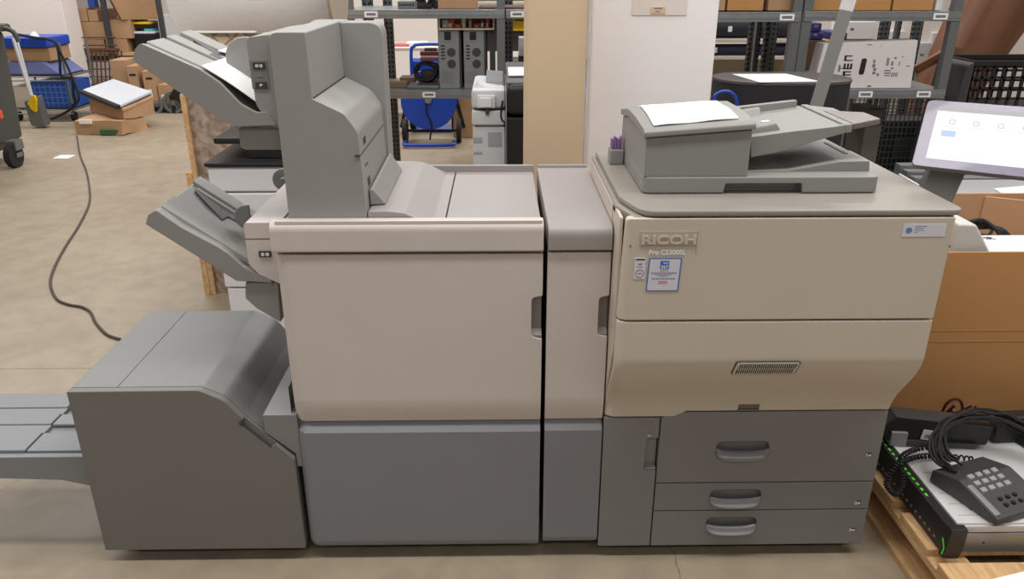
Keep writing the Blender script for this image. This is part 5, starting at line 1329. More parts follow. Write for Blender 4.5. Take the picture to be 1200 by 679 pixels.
carton('open brown box on the upper shelf above the computer towers', xx+0.12, RY+0.25, z_hi+0.001, 0.24, 0.3, 0.16)
m = MB(M_BRN); m.box(xx+0.25, xx+0.62, RY+0.08, RY+0.42, z_hi+0.001, z_hi+0.012, 0.002); solo('brown_board', m, 'flat dark board lying on the upper shelf', 'board')
# items on lower shelf, left
m = MB(mat('brown_grey_block', (120, 98, 82), 0.8)); xx = at(455, 90, RY+0.2).x
m.box(xx, xx+0.13, RY+0.12, RY+0.2, z_lo+0.001, z_lo+0.035, 0.003); m.box(xx+0.07, xx+0.17, RY+0.22, RY+0.36, z_lo+0.001, z_lo+0.05, 0.003)
solo('foam_blocks', m, 'brown packing block on the lower shelf next to the perforated post', 'packing block')
m = MB(M_STEELD); xx = at(478, 90, RY+0.12).x
m.box(xx, xx+0.2, RY+0.06, RY+0.3, z_lo+0.001, z_lo+0.022, 0.006); m.use(M_DARK2).box(xx+0.06, xx+0.19, RY+0.08, RY+0.28, z_lo+0.022, z_lo+0.03, 0.003)
solo('laptop', m, 'thin grey laptop lying under the cable pile on the lower shelf', 'laptop')
m = MB(M_RUB)
for k in range(8):
    cx_ = xx+0.12+rr.uniform(-0.01, 0.01); r = 0.06+rr.uniform(-0.012, 0.012); z = z_lo+0.095
    m.tube([(cx_+r*1.2*math.cos(a), RY+0.15+0.02*math.sin(2*a+k)+0.008*k-0.03, z+r*math.sin(a)) for a in [i*math.pi/8 for i in range(16)]], 0.006, 6, closed=True)
m.box(xx+0.08, xx+0.17, RY+0.12, RY+0.2, z_lo+0.031, z_lo+0.11, 0.025, 3)
solo('cable_pile', m, 'tangled black cable pile on the laptop on the lower shelf', 'cable')
# blue hand truck bin behind the shelf
YH = 7.75
t = thing('hand_truck', 'blue sack truck with curved handle behind the lower shelf of the centre rack', 'hand truck', (at(500, 100, YH).x, YH+0.1, 0))
hx0, hx1 = at(480, 80, YH).x, at(516, 80, YH).x; 
zt1 = at(500, 52, YH).z
m = MB(M_BLUE); m.tube([(hx0+0.02, YH, 0.25), (hx0+0.02, YH, zt1-0.1), (hx0+0.05, YH, zt1-0.02), (hx0+0.12, YH, zt1), (hx1+0.1, YH, zt1+0.0)], 0.016, 8, 6); m.tube([(hx1+0.1, YH, 0.25), (hx1+0.1, YH, zt1)], 0.016, 8); part('handle_frame', m, t)
m = MB(M_BLUE); m.box(hx0, hx1+0.1, YH+0.02, YH+0.3, at(500, 84, YH).z, at(500, 72, YH).z, 0.01); part('tray', m, t); m = MB(M_BLUE); m.box(hx0, hx1+0.1, YH+0.02, YH+0.3, 0.001, 0.02, 0.004); part('toe_plate', m, t)
for x in (hx0, hx1+0.12):
    m = MB(M_RUB); m.cyl((x-0.03, YH+0.16, 0.12), (x+0.02, YH+0.16, 0.12), 0.12, n=24); part('wheel', m, t)
m = MB(mat('maroon_book', (120, 60, 56), 0.6)); zb_ = at(500, 72, YH).z+0.003; x = at(488, 68, YH+0.1).x
m.box(x+0.04, x+0.26, YH+0.05, YH+0.25, zb_+0.0, zb_+0.03, 0.004); m.use(M_PAPER).box(x+0.05, x+0.25, YH+0.06, YH+0.24, zb_+0.03, zb_+0.045); m.use(mat('maroon_book', (120, 60, 56))).box(x+0.04, x+0.24, YH+0.05, YH+0.25, zb_+0.045, zb_+0.08, 0.004); m.use(M_DARK2).box(x+0.08, x+0.2, YH+0.1, YH+0.16, zb_+0.08, zb_+0.11, 0.004)
solo('folder_stack', m, 'stack of maroon folders lying in the blue hand truck tray', 'folders')
# blue cable reel on a stand, below the shelf
Yr = 7.15; c = at(502, 117, Yr); r = abs(at(535, 117, Yr).x-at(470, 117, Yr).x)/2
cz_ = at(502, 156, Yr).z+r+0.03
cz_ = max(cz_, r+0.07)
t = thing('cable_reel', 'large bright blue round cable reel on a wheeled stand under the centre rack', 'cable reel', (c.x, Yr, 0))
m = MB(M_BLUE); m.cyl((c.x, Yr, cz_), (c.x, Yr+0.02, cz_), r, n=56); part('disc', m, t); m = MB(M_BLUE); m.cyl((c.x, Yr+0.3, cz_), (c.x, Yr+0.32, cz_), r, n=56); part('disc', m, t)
m = MB(M_DARK2); m.cyl((c.x, Yr+0.02, cz_), (c.x, Yr+0.3, cz_), r*0.7, n=40); part('wound_cable', m, t)
m = MB(M_SILV); m.cyl((c.x, Yr-0.03, cz_+0.02), (c.x, Yr, cz_+0.02), 0.03, n=16); part('hub', m, t)
m = MB(M_BLUE); zb0 = 0.05
m.tube([(c.x-0.22, Yr-0.02, 0.04), (c.x-0.2, Yr-0.12, 0.03), (c.x+0.2, Yr-0.12, 0.03), (c.x+0.22, Yr-0.02, 0.04)], 0.016, 8, 5); part('stand_bar', m, t)
m = MB(M_RUB)
for sx in (-0.26, 0.24): m.cyl((c.x+sx, Yr+0.15, 0.11), (c.x+sx+0.04, Yr+0.15, 0.11), 0.11, n=20)
m.bar((c.x-0.3, Yr+0.36, 0.1), (c.x-0.2, Yr+0.36, 0.5), 0.04, 0.03); m.bar((c.x+0.3, Yr+0.36, 0.1), (c.x+0.2, Yr+0.36, 0.5), 0.04, 0.03); m.bar((c.x-0.26, Yr+0.15, 0.11), (c.x+0.28, Yr+0.15, 0.11), 0.02, 0.02)
m.tube([(c.x-0.02, Yr-0.004, cz_), (c.x-0.02, Yr-0.006, cz_-0.1), (c.x+0.02, Yr-0.006, cz_-0.2), (c.x, Yr-0.006, cz_-0.34)], 0.008, 6, 5)
part('wheel', m, t)
# boxes on the floor below rack
carton('plain brown box on the floor left of the blue cable reel', at(458, 140, 7.6).x-0.16, 7.7, 0, 0.4, 0.3, 0.42, group=None)
carton('brown box on the floor right of the blue cable reel', at(550, 140, 7.6).x, 7.6, 0, 0.30, 0.2, 0.5)
carton('dark brown box in the shade behind the white office printer', at(580, 120, 7.8).x, 7.9, 0, 0.34, 0.3, 0.55, mt=M_BRN)
# table far back with papers, below back wall
t = thing('side_table', 'far side table with papers seen through the centre rack', 'table', (-1.3, 8.4, 0))
zz_ = 0.78
m = MB(M_LBEIGE); m.box(-2.6, -0.2, 8.1, 8.8, zz_-0.03, zz_, 0.004); part('table_top', m, t)
for x in (-2.55, -0.28):
    for y in (8.14, 8.72):
        m = MB(M_STEELD); m.box(x, x+0.04, y, y+0.04, 0, zz_-0.031); part('leg', m, t)
for k, (x, c_) in enumerate(((-1.28, M_PAPER), (-1.12, mat('pink_folder', (196, 110, 116))), (-0.95, M_PAPER), (-1.45, M_WHITE2))):
    m = MB(c_); m.box(x, x+0.2, 8.18+0.05*k, 8.42+0.05*k, zz_+0.001+0.0, zz_+0.012+0.01*k, 0.001)
    solo('paper_pile', m, ['small white paper pile on the far side table, middle', 'pink folder on the far side table', 'white paper pile at the right of the pink folder', 'off-white pile at the left end on the far side table'][k], 'papers')
# dark cabinet wall behind bay at right of towers, and small things on it
t = thing('dark_cabinet', 'dark brown open cabinet behind the computer towers', 'cabinet', (0.0, 6.6, 0))
xa, xb = at(516, 30, 6.4).x, at(640, 30, 6.4).x
m = MB(mat('dark_umber_panel', (92, 80, 76), 0.7)); m.box(xa, xb+0.4, 6.45, 6.5, 0.9, 2.0); m.box(xa, xa+0.03, 6.1, 6.45, 0.62, 2.0, 0.002); m.box(xa+0.25, xa+0.28, 6.1, 6.45, 0.001, 0.62, 0.002); m.box(xb+0.37, xb+0.4, 6.1, 6.45, 0.001, 2.0, 0.002); part('carcass', m, t)
m = MB(M_LBEIGE); zq = at(600, 8, 6.1).z; m.box(xa, xb+0.4, 6.09, 6.45, zq-0.0, zq+0.03, 0.002); m.use(M_BRN).box(xa+0.03, xb+0.37, 6.1, 6.45, 0.62, 0.65); part('shelf', m, t)
zc_ = 0.651
for u0, u1, v0, v1, mt, nm, lb, ct in ((601, 612, 22, 36, M_YEL, 'yellow_sign', 'yellow card sign in the bay beside the beige tube', 'sign'),):
    a, b_ = at(u0, v1, RY+0.1), at(u1, v0, RY+0.1)
    m = MB(mt); m.box(a.x, b_.x+0.1, RY+0.08, RY+0.1, a.z, z_hi-0.0505, 0.002); m.use(M_INKD).box(a.x+0.01, b_.x+0.1, RY+0.078, RY+0.0795, b_.z-0.01, b_.z-0.003); solo(nm, m, lb, ct)
a, b_ = at(608, 66, 5.9), at(640, 44, 5.9)
t = thing('wall_socket_box', 'dark cabinet with a white socket box, seen just left of the beige tube', 'cabinet', (b_.x, 6.0, 0))
m = MB(M_DARK2); m.box(a.x, b_.x, 5.95, 6.08, 0, at(600, 66, 5.9).z, 0.003); part('cabinet_body', m, t)
m = MB(M_WHITE); m.box(a.x, b_.x, 5.9, 6.05, at(600, 66, 5.9).z+0.0015, b_.z, 0.006); m.use(M_INKD)
for dx in (0.04, 0.075): m.box(a.x+dx, a.x+dx+0.02, 5.897, 5.901, b_.z-0.07, b_.z-0.05); m.box(a.x+dx, a.x+dx+0.02, 5.897, 5.901, b_.z-0.105, b_.z-0.085)
part('socket_box', m, t)
m = MB(M_WHITE); a, b_ = at(578, 80, 6.0), at(583, 52, 6.0); m.box(a.x, b_.x, 6.0, 6.08, 0.652, b_.z, 0.002); m.use(M_CARD).box(a.x, b_.x, 6.0, 6.08, b_.z, b_.z+0.05); m.bm.free()
m = MB(M_WHITE); a, b_ = at(600, 80, 6.15), at(608, 69, 6.15); m.box(a.x, b_.x, 6.15, 6.3, 0.652, b_.z, 0.002); m.use(M_INKD).bar((a.x+0.015, 6.148, b_.z-0.04), (a.x+0.035, 6.148, b_.z-0.02), 0.004, 0.006); solo('white_folder', m, 'white folder standing in the dark cabinet left of the beige tube', 'folder')

# ------------------------------------------------------------------ left background
# waste container
t = thing('waste_container', 'dark grey wheeled waste container at the left edge of the picture', 'waste bin', (-4.8, 6.4, 0))
ct = at(9, 36, 6.9); cb = at(28, 161, 6.75)
m = MB(M_BIN); m.hexa([(-5.3, 6.05, cb.z), (cb.x, 6.05, cb.z), (cb.x, 6.75, cb.z), (-5.3, 6.75, cb.z), (-5.45, 6.0, ct.z), (ct.x, 6.0, ct.z), (ct.x, 6.85, ct.z), (-5.45, 6.85, ct.z)], 0.03, 3)
m.box(cb.x-0.3, cb.x-0.02, 6.08, 6.72, cb.z-0.05, cb.z+0.02, 0.01); part('bin_body', m, t)
m = MB(M_BIN); m.box(-5.5, ct.x+0.04, 5.95, 6.9, ct.z, ct.z+0.06, 0.02); m.tube([(ct.x+0.02, 6.8, ct.z+0.03), (ct.x+0.10, 6.8, ct.z), (ct.x+0.13, 6.8, ct.z-0.08)], 0.02, 8, 4); part('rim', m, t)
m = MB(M_ORNG); q = at(0, 134, 6.03); m.box(q.x-0.2, q.x+0.012, 6.01, 6.045, q.z-0.03, q.z+0.03); part('sign_plate', m, t, 'orange mark')
for x, y in ((at(20, 180, 6.4).x, 6.4), (cb.x-0.35, 6.62), (-5.1, 6.15), (-5.1, 6.6)):
    m = MB(M_RUB); m.cyl((x-0.025, y-0.05, 0.1), (x+0.025, y-0.05, 0.1), 0.1, n=24); m.use(M_STEELD).box(x-0.035, x-0.027, y-0.06, y+0.02, 0.08, cb.z-0.05); m.box(x+0.027, x+0.035, y-0.06, y+0.02, 0.08, cb.z-0.05); m.box(x-0.04, x+0.04, y-0.06, y+0.05, 0.215, cb.z-0.03); part('caster', m, t)
# lobby dustpan with broom
t = thing('dustpan', 'long handled grey dustpan with bright yellow flap leaning at the wire cart', 'dustpan', (-4.75, 8.1, 0))
Yd = 8.05
g0, g1 = at(37, 112, Yd), at(47, 146, Yd)
m = MB(M_STEELD); m.hexa([(g1.x-0.10, Yd, 0.02), (g1.x+0.05, Yd, 0.02), (g1.x+0.05, Yd+0.12, 0.02), (g1.x-0.10, Yd+0.12, 0.02), (g0.x-0.1, Yd, g0.z-0.06), (g0.x+0.06, Yd, g0.z+0.0), (g0.x+0.06, Yd+0.1, g0.z), (g0.x-0.1, Yd+0.1, g0.z-0.06)], 0.02); part('pan', m, t)
m = MB(M_YEL); pts = [at(u, v, Yd-0.02).xz for u, v in ((32, 120), (40, 110), (43, 118), (43, 133), (37, 128))]; m.prism(rp([tuple(p) for p in pts], 0.02), 'y', Yd-0.03, Yd-0.001, 0.004); part('flap', m, t, 'bright yellow flap')
m = MB(M_WHITE2); h0, h1 = at(15, 44, Yd+0.02), at(36, 112, Yd+0.02); m.cyl(tuple(h1), tuple(h0), 0.016, n=10)
part('handle', m, t)
m = MB(M_WHITE2); h0, h1 = at(20, 48, Yd+0.1), at(40, 116, Yd+0.1); m.cyl((h1.x, Yd+0.08, h1.z), tuple(h0), 0.014, n=10); part('broom_stick', m, t)
# wire cart
Yq = 8.45
def W(u, v): return at(u, v, Yq)
cz0 = 0.10
t = thing('wire_cart', 'wire cart against the white wall loaded with blue crates and cloth', 'cart', (-4.9, 8.75, 0))
cxa, cxb = W(12, 120).x, W(84, 120).x
zt = W(60, 50).z
for x in (cxa, cxb):
    for y in (Yq, Yq+0.55): m = MB(M_STEELD); m.cyl((x, y, cz0), (x, y, zt), 0.012, n=8); part('frame_post', m, t)

m = MB(M_STEELD)
zs_ = W(50, 90).z
for z in (cz0+0.02, zs_):
    for k in range(9): y = Yq+0.55*k/8; m.cyl((cxa, y, z), (cxb, y, z), 0.006, n=6)
    m.cyl((cxa, Yq, z), (cxa, Yq+0.55, z), 0.01, n=8); m.cyl((cxb, Yq, z), (cxb, Yq+0.55, z), 0.01, n=8)
    m.cyl((cxa, Yq-0.004, z-0.04), (cxb, Yq-0.004, z-0.04), 0.008, n=6)
part('wire_shelf', m, t)
for x in (cxa+0.03, cxb-0.03):
    for y in (Yq+0.05, Yq+0.5):
        m = MB(M_RUB); m.cyl((x-0.015, y, 0.05), (x+0.015, y, 0.05), 0.05, n=16); part('wheel', m, t)
a, b_ = W(38, 128), W(80, 96)
m = MB(M_BLUE2); z0 = cz0+0.035
m.box(W(36, 110).x, W(80, 110).x, Yq+0.03, Yq+0.5, z0, zs_-0.06, 0.01)
m.use(mat('crate_line', (90, 130, 200), 0.5))
for k in range(9): x = W(36, 110).x+0.03+k*0.055; m.box(x, x+0.008, Yq+0.026, Yq+0.03, z0+0.02, zs_-0.08)
for k in range(6): z = z0+0.05+k*0.055; m.box(W(36, 110).x+0.02, W(80, 110).x-0.02, Yq+0.026, Yq+0.03, z, z+0.008)
solo('blue_crate', m, 'blue gridded crate on the lower level of the wire cart', 'crate')
m = MB(M_LBEIGE); m.box(cxa+0.03, W(34, 110).x, Yq+0.04, Yq+0.4, z0, zs_-0.1, 0.01); solo('beige_box', m, 'beige box on the lower cart level left of the blue gridded crate', 'box')
zt1_ = zs_+0.012
m = MB(mat('violet_cloth', (104, 112, 158), 0.8)); m.hexa([(cxa+0.02, Yq+0.02, zt1_), (cxb-0.04, Yq+0.02, zt1_), (cxb-0.04, Yq+0.5, zt1_), (cxa+0.02, Yq+0.5, zt1_), (cxa+0.03, Yq+0.04, W(40, 73).z), (cxb-0.22, Yq+0.04, W(40, 73).z), (cxb-0.2, Yq+0.5, W(40, 73).z), (cxa+0.03, Yq+0.5, W(40, 73).z)], 0.02, 3)
solo('folded_cloth', m, 'folded violet blue cloth on the upper shelf of the wire cart', 'cloth')
z2 = W(40, 73).z+0.002
carton('flat brown box between the violet cloth and the bright blue sheet on the wire cart', (cxa+cxb)/2-0.07, Yq+0.28, z2, (cxb-cxa)*0.72, 0.42, W(40, 57).z-z2)
z3 = W(40, 57).z+0.004
m = MB(M_BLUE); m.box(cxa+0.0, cxb-0.14, Yq+0.02, Yq+0.5, z3, W(40, 44).z, 0.02, 3)
solo('blue_sheet', m, 'bright blue folded sheet on top of the loaded wire cart', 'sheet')
m = MB(M_WHITE); x = W(35, 48).x; z4 = W(40, 44).z+0.001
m.cyl((x, Yq+0.1, z4), (x, Yq+0.1, z4+0.05), 0.05, 0.02, 16); solo('white_cone', m, 'small white plastic cone on the bright blue sheet', 'cone')
m = MB(M_RUB); Yq -= 0.03; m.tube([W(18, 40), W(40, 44), W(56, 46), W(66, 52), W(70, 72), W(72, 90), W(84, 92), W(86, 110), W(88, 122), W(80, 130), W(60, 140)], 0.014, 8, 6)
m.tube([W(70, 60), W(80, 80), W(90, 105), W(92, 118), W(84, 124)], 0.012, 8, 6)
solo('power_cable', m, 'black power cable hanging down the right side of the wire cart', 'cable')
# two crushed boxes and the white server on them
def quad_box(mb, pts, z0, z1, jit=0.0, bev=0.01, r=None):
    P = [Vector(p) for p in pts]; jz = [(r.uniform(-jit, jit) if r else 0) for _ in range(4)]
    mb.hexa([(p.x, p.y, z0) for p in P]+[(p.x+(r.uniform(-jit, jit) if r else 0), p.y+(r.uniform(-jit, jit) if r else 0), z1+jz[i]) for i, p in enumerate(P)], bev, 2)
rb2 = random.Random(5)
zz = 0.285
sv = [atz(141, 123, 0.285), atz(177, 107, 0.35), atz(133, 92.5, 0.43), atz(97, 105, 0.37)]
def shift(P, cxy, s, dx=0, dy=0): return [(cxy[0]+(p.x-cxy[0])*s+dx, cxy[1]+(p.y-cxy[1])*s+dy) for p in P]
def crumple(mb, amp, cuts=5):
    bmesh.ops.subdivide_edges(mb.bm, edges=mb.bm.edges[:], cuts=cuts, use_grid_fill=True)
    for v in mb.bm.verts:
        n1 = noise.noise_vector(v.co*2.4); n2 = noise.noise_vector(v.co*7.0)
        d = n1*amp+n2*amp*0.4
        v.co += Vector((d.x, d.y, max(d.z*0.8, -v.co.z*0.5)))
def slab(mb, P, k, dz0, dz1, bev, dx=0, dy=0, flat=None):
    Q = [Vector((cc[0]+(p.x-cc[0])*k+dx, cc[1]+(p.y-cc[1])*k+dy, p.z)) for p in P]
    mb.hexa([(q.x, q.y, (q.z+dz0) if flat is None else flat) for q in Q]+[(q.x, q.y, q.z+dz1) for q in Q], bev)
cc = (sum(p.x for p in sv)/4, sum(p.y for p in sv)/4)
def vec2(l): return [Vector((a, b, 0)) for a, b in l]
t = thing('crushed_box', 'crushed brown cardboard box on the floor, lower one under the white server', 'box', (cc[0], cc[1], 0))
m = MB(M_CARD)
low = vec2([(atz(148, 159, 0).x, atz(148, 159, 0).y), (atz(174, 151, 0).x, atz(174, 151, 0).y), (atz(140, 141, 0).x, atz(140, 141, 0).y), (atz(91, 158, 0).x, atz(91, 158, 0).y)])
quad_box(m, low, 0, 0.135, 0.0, 0)
crumple(m, 0.045)
part('carton_body', m, t)
m = MB(M_PAPER); q = at(96, 143, low[3].y-0.012); m.box(q.x-0.02, q.x+0.1, low[3].y-0.03, low[3].y-0.016, 0.11, 0.15); part('label', m, t)
t = thing('crushed_box', 'dented brown cardboard box directly beneath the white server', 'box', (cc[0], cc[1], 0.135))
m = MB(M_CARD); slab(m, sv, 0.97, -0.08, -0.04, 0.012, 0.02, -0.02); slab(m, sv, 0.94, 0, -0.078, 0.0, 0.03, -0.03, flat=0.142); crumple(m, 0.03)
part('carton_body', m, t)
m = MB(M_PCB); q = Vector((low[0].x-0.15, low[0].y+0.02, 0)); m.box(q.x-0.1, q.x+0.12, q.y-0.03, q.y+0.05, 0.002, 0.06, 0.01)
solo('circuit_board', m, 'green circuit boards spilling from the crushed lower box', 'circuit board')
t = thing('rack_server', 'flat white rack server lying on two crushed cardboard boxes, far left', 'server', (cc[0], cc[1], 0.255))
m = MB(mat('bare_aluminium_lid', (214, 218, 224), 0.35, metal=0.15)); slab(m, sv, 1.0, -0.022, 0, 0.003); part('lid', m, t)
m = MB(M_STEELD); slab(m, sv, 0.985, -0.036, -0.0225, 0.002); part('chassis', m, t)
d1 = (sv[3]-sv[0]); m = MB(M_DARK); n1 = Vector((d1.y, -d1.x, 0)).normalized()
if n1.y > 0: n1 = -n1
m.hexa([sv[0]+Vector((0, 0, -0.035)), sv[0]+n1*0.05+Vector((0, 0, -0.035)), sv[3]+n1*0.05+Vector((0, 0, -0.035)), sv[3]+Vector((0, 0, -0.035)),
        sv[0]+Vector((0, 0, -0.002)), sv[0]+n1*0.05+Vector((0, 0, -0.002)), sv[3]+n1*0.05+Vector((0, 0, -0.002)), sv[3]+Vector((0, 0, -0.002))], 0.003); part('bezel', m, t)
# platform trolley behind it with archive boxes
Yt = 8.95
T_ = lambda u, v: at(u, v, Yt)
t = thing('platform_trolley', 'low steel trolley with spoked wheels carrying brown archive boxes', 'trolley', (-3.4, 9.0, 0))
xa, xb = T_(128, 120).x, T_(222, 120).x; zp = T_(190, 120).z
m = MB(M_STEELD); m.box(xa, xb, Yt, Yt+0.6, zp-0.05, zp, 0.01); m.tube([T_(176, 134)+Vector((0, 0, 0)), T_(186, 132), T_(190, 124), T_(188, 116)], 0.02, 8, 5); m.tube([T_(163, 136), T_(176, 137), T_(186, 132)], 0.015, 8, 4)
part('platform', m, t)
for x in (T_(207, 140).x, xa+0.1):
    for y in (Yt-0.02, Yt+0.5):
        m = MB(M_STEELD); r = 0.12; m.ring((x, y, r), (x, y+0.03, r), r, r*0.72, 24); m.cyl((x, y-0.005, r), (x, y+0.035, r), 0.03, n=12)
        for k in range(3): a = k*math.pi/3; m.bar((x-r*0.75*math.cos(a), y+0.015, r-r*0.75*math.sin(a)), (x+r*0.75*math.cos(a), y+0.015, r+r*0.75*math.sin(a)), 0.02, 0.02)
        m.box(x-0.02, x+0.02, y-0.012, y-0.006, r, zp-0.03)
        part('wheel', m, t)
m = MB(M_DARK); m.bar(T_(215, 118), (T_(229, 140).x, Yt, 0.0), 0.07, 0.05); m.bar(T_(202, 108), T_(224, 122), 0.06, 0.1); m.bar(T_(201, 112), T_(205, 134), 0.04, 0.04); part('bracket', m, t)
zq = zp+0.002
for (u0, u1, v0, lb, dy, rz, holes) in ((128, 150, 72, 'brown archive box at the left end of the trolley', 0.30, 0.05, False), (150, 163, 78, 'brown archive box with dark hand hole, second on the trolley', 0.22, 0.1, True),
                             (166, 182, 84, 'brown archive box with white shipping label, third on the trolley', 0.22, 0.15, True), (184, 198, 100, 'low brown box at the right end of the trolley', 0.22, 0.0, False)):
    a, b_ = T_(u0, 118).x, T_(u1, 118).x
    carton(lb, (a+b_)/2, Yt+dy, zq, (b_-a)*0.88, 0.34, T_(u0, v0).z-zq, rz, tape=False, holes=holes, tag_=(u0 in (166, 184)), name='archive_box')
# cage rack with boxes
Yk = 9.75
C_ = lambda u, v: at(u, v, Yk)
t = thing('roll_cage', 'tall dark roll cage full of boxes beside the white wall', 'roll cage', (-4.1, 9.8, 0))
xa, xb = C_(97, 60).x, C_(196, 60).x
for x, y in ((xa, Yk-0.02), (C_(131, 50).x, Yk-0.02), (xb, Yk-0.02), (xa, Yk+0.75), (xb, Yk+0.75)):
    m = MB(M_BRN if x < xb-1 else M_DARK2); m.box(x-0.03, x+0.03, y-0.03, y+0.01, 0.0, 1.9, 0.005); part('post', m, t)
zsh = C_(150, 62).z
m = MB(M_WOOD); m.box(xa, xb, Yk+0.012, Yk+0.73, zsh-0.03, zsh); part('shelf_board', m, t)
m = MB(M_DARK2); m.box(xa, xb, Yk+0.012, Yk+0.73, 0.05, 0.09); m.box(xa, xb, Yk-0.01, Yk+0.01, zsh-0.09, zsh-0.031); part('base', m, t)
m = MB(M_BRN)
for k in range(9): x = xa+0.02+k*0.05; m.cyl((x, Yk-0.045, 0.2), (x+0.06, Yk-0.045, zsh+0.03), 0.009, n=6)
for k in range(7): z = 0.22+k*0.09; m.cyl((xa, Yk-0.05, z), (xa+0.44, Yk-0.05, z), 0.008, n=6)
m.box(xa-0.02, xa+0.46, Yk-0.06, Yk-0.031, zsh+0.02, zsh+0.06, 0.01)
part('wire_side', m, t)
def cbx(u0, u1, v1, v0, lb, dy=0.3, d=0.5, rz=0.0, mt=None, z0=None, **k):
    a, b_ = C_(u0, v0).x, C_(u1, v0).x; z0 = C_(u0, v1).z if z0 is None else z0
    return carton(lb, (a+b_)/2, Yk+dy, z0, (b_-a), d, C_(u0, v0).z-z0, rz, mt=mt, **k)
zA = C_(100, 46).z
cbx(90, 119, 62, 47, 'long brown box at the bottom left on the roll cage shelf', z0=zsh+0.001)
cbx(88, 118, 0, 26, 'wide brown box in the left pile of the roll cage, above the lowest one', z0=C_(90, 47).z+0.003)
cbx(87, 98, 0, 10, 'upper left brown box in the roll cage', z0=C_(90, 26).z+0.004)
cbx(99.5, 111, 0, 12, 'upper brown box beside the leftmost one in the roll cage', z0=C_(90, 26).z+0.004)
cbx(121, 146, 0, 46, 'low brown box under the wide box in the middle of the roll cage', z0=zsh+0.001)
cbx(119.5, 150, 0, 24, 'wide brown box below the tilted open box in the roll cage', z0=C_(90, 46).z+0.003)
a = C_(152, 26)
t = thing('cardboard_box', 'tilted open brown box on top of the pile in the roll cage', 'box', (a.x, Yk+0.3, C_(90, 24).z+0.003), local=True, rotz=0.5)
m = MB(M_CARD); m.hexa([(-0.22, -0.2, 0), (0.22, -0.2, 0), (0.22, 0.2, 0), (-0.22, 0.2, 0), (-0.30, -0.25, 0.24), (0.24, -0.24, 0.30), (0.24, 0.2, 0.30), (-0.30, 0.2, 0.24)], 0.005); part('carton_body', m, t)
m = MB(M_CARDI); m.hexa([(-0.30, -0.25, 0.244), (0.0, -0.25, 0.28), (0.0, 0.19, 0.28), (-0.30, 0.19, 0.244), (-0.34, -0.25, 0.33), (-0.33, -0.25, 0.34), (-0.33, 0.19, 0.34), (-0.34, 0.19, 0.33)]); part('flap', m, t)
m = MB(M_DARK); a, b_ = C_(156, 50).x, C_(176, 50).x; m.box(a-0.03, b_, Yk+0.1, Yk+0.5, zsh+0.001, C_(150, 41).z, 0.01); solo('black_bin', m, 'black plastic bin holding bagged papers, right side of the roll cage', 'bin')
m = MB(mat('pale_bag', (206, 214, 226), 0.4)); z = C_(150, 41).z+0.002; m.box(a-0.04, b_+0.02, Yk+0.1, Yk+0.5, z, z+0.03, 0.012); m.use(mat('teal_bag', (90, 180, 180), 0.4)).box(b_-0.1, b_+0.0, Yk+0.12, Yk+0.4, z+0.031, z+0.06, 0.008); solo('paper_bag_pile', m, 'pale bagged papers heaped on the black bin', 'papers')
m = MB(M_DARK); z += 0.062; m.box(b_-0.2, b_+0.0, Yk+0.12, Yk+0.42, z, z+0.05, 0.006); m.use(M_YEL).box(b_-0.24, b_-0.02, Yk+0.115, Yk+0.42, z+0.05, z+0.075, 0.004)
solo('yellow_topped_box', m, 'flat black box with yellow top above the bagged papers', 'box')
m = MB(M_WHITE2); a, b_ = C_(182, 45).x, C_(193, 45).x; m.box(a, b_, Yk+0.14, Yk+0.5, zsh+0.001, C_(181, 18).z, 0.01); solo('grey_machine_case', m, 'pale grey upright case at the right end of the roll cage', 'case')
m = MB(M_BLUE2); a = C_(96, 5).x; zz_ = C_(96, 12).z+0.075; m.box(a+0.02, a+0.1, Yk+0.1, Yk+0.2, C_(90, 10).z+0.004, C_(90, -4).z, 0.003); solo('blue_folder', m, 'blue folder standing on the upper left box of the roll cage', 'folder')
# floor cable and scrap
m = MB(mat('dark_brown_cable', (78, 66, 58), 0.6))
pth = [(90, 159), (94, 182), (101, 200), (105, 222), (104, 240), (92, 265), (76, 290), (63, 315), (59, 333), (66, 350), (80, 357), (96, 360), (106, 366), (112, 378), (125, 392), (141, 398)]
m.tube([atz(u, v, 0.007) for u, v in pth], 0.0065, 8, 6)
solo('power_cable', m, 'long dark power cable snaking across the floor at left', 'cable')
m = MB(M_PAPER); p = atz(75, 184, 0.0); m.box(p.x-0.06, p.x+0.07, p.y-0.07, p.y+0.06, 0.0005, 0.004); solo('paper_scrap', m, 'small white scrap of paper on the floor in front of the crushed boxes', 'paper scrap')

# ------------------------------------------------------------------ right background
RY2 = 4.5
z2l = at(1040, 105, RY2).z; z2h = at(1000, 13.5, RY2).z
xl, xr = at(943, 45, RY2).x, at(1113, 60, RY2).x
rack('shelving_rack', 'galvanised shelving rack at right holding the big white carton', xl, xr, RY2, RY2+0.65, (z2l, z2h), 1.9, tags=[(at(1014, 107, RY2).x, z2l), (at(1082, 107, RY2).x, z2l), (at(1102, 15, RY2).x, z2h)])
rack('shelving_rack', 'galvanised shelving bay between the white pillar and the right rack', at(800, 45, RY2).x-0.1, xl-0.06, RY2, RY2+0.65, (z2h-0.004,), 1.9, tags=[(at(922, 17, RY2).x, z2h-0.004)])
for k, u in enumerate((883, 904, 1035, 1073)):
    x = at(u, 50, 5.6).x; m = MB(M_PERF); w = 0.04
    m.prism([(x-w, 5.58), (x-w+0.004, 5.58), (x-w+0.004, 5.616), (x+w, 5.616), (x+w, 5.62), (x-w, 5.62)], 'z', 0, 1.9)
    solo('perforated_post', m, 'perforated steel post behind the right racks, %s of four from the left' % ('first', 'second', 'third', 'fourth')[k], 'post')
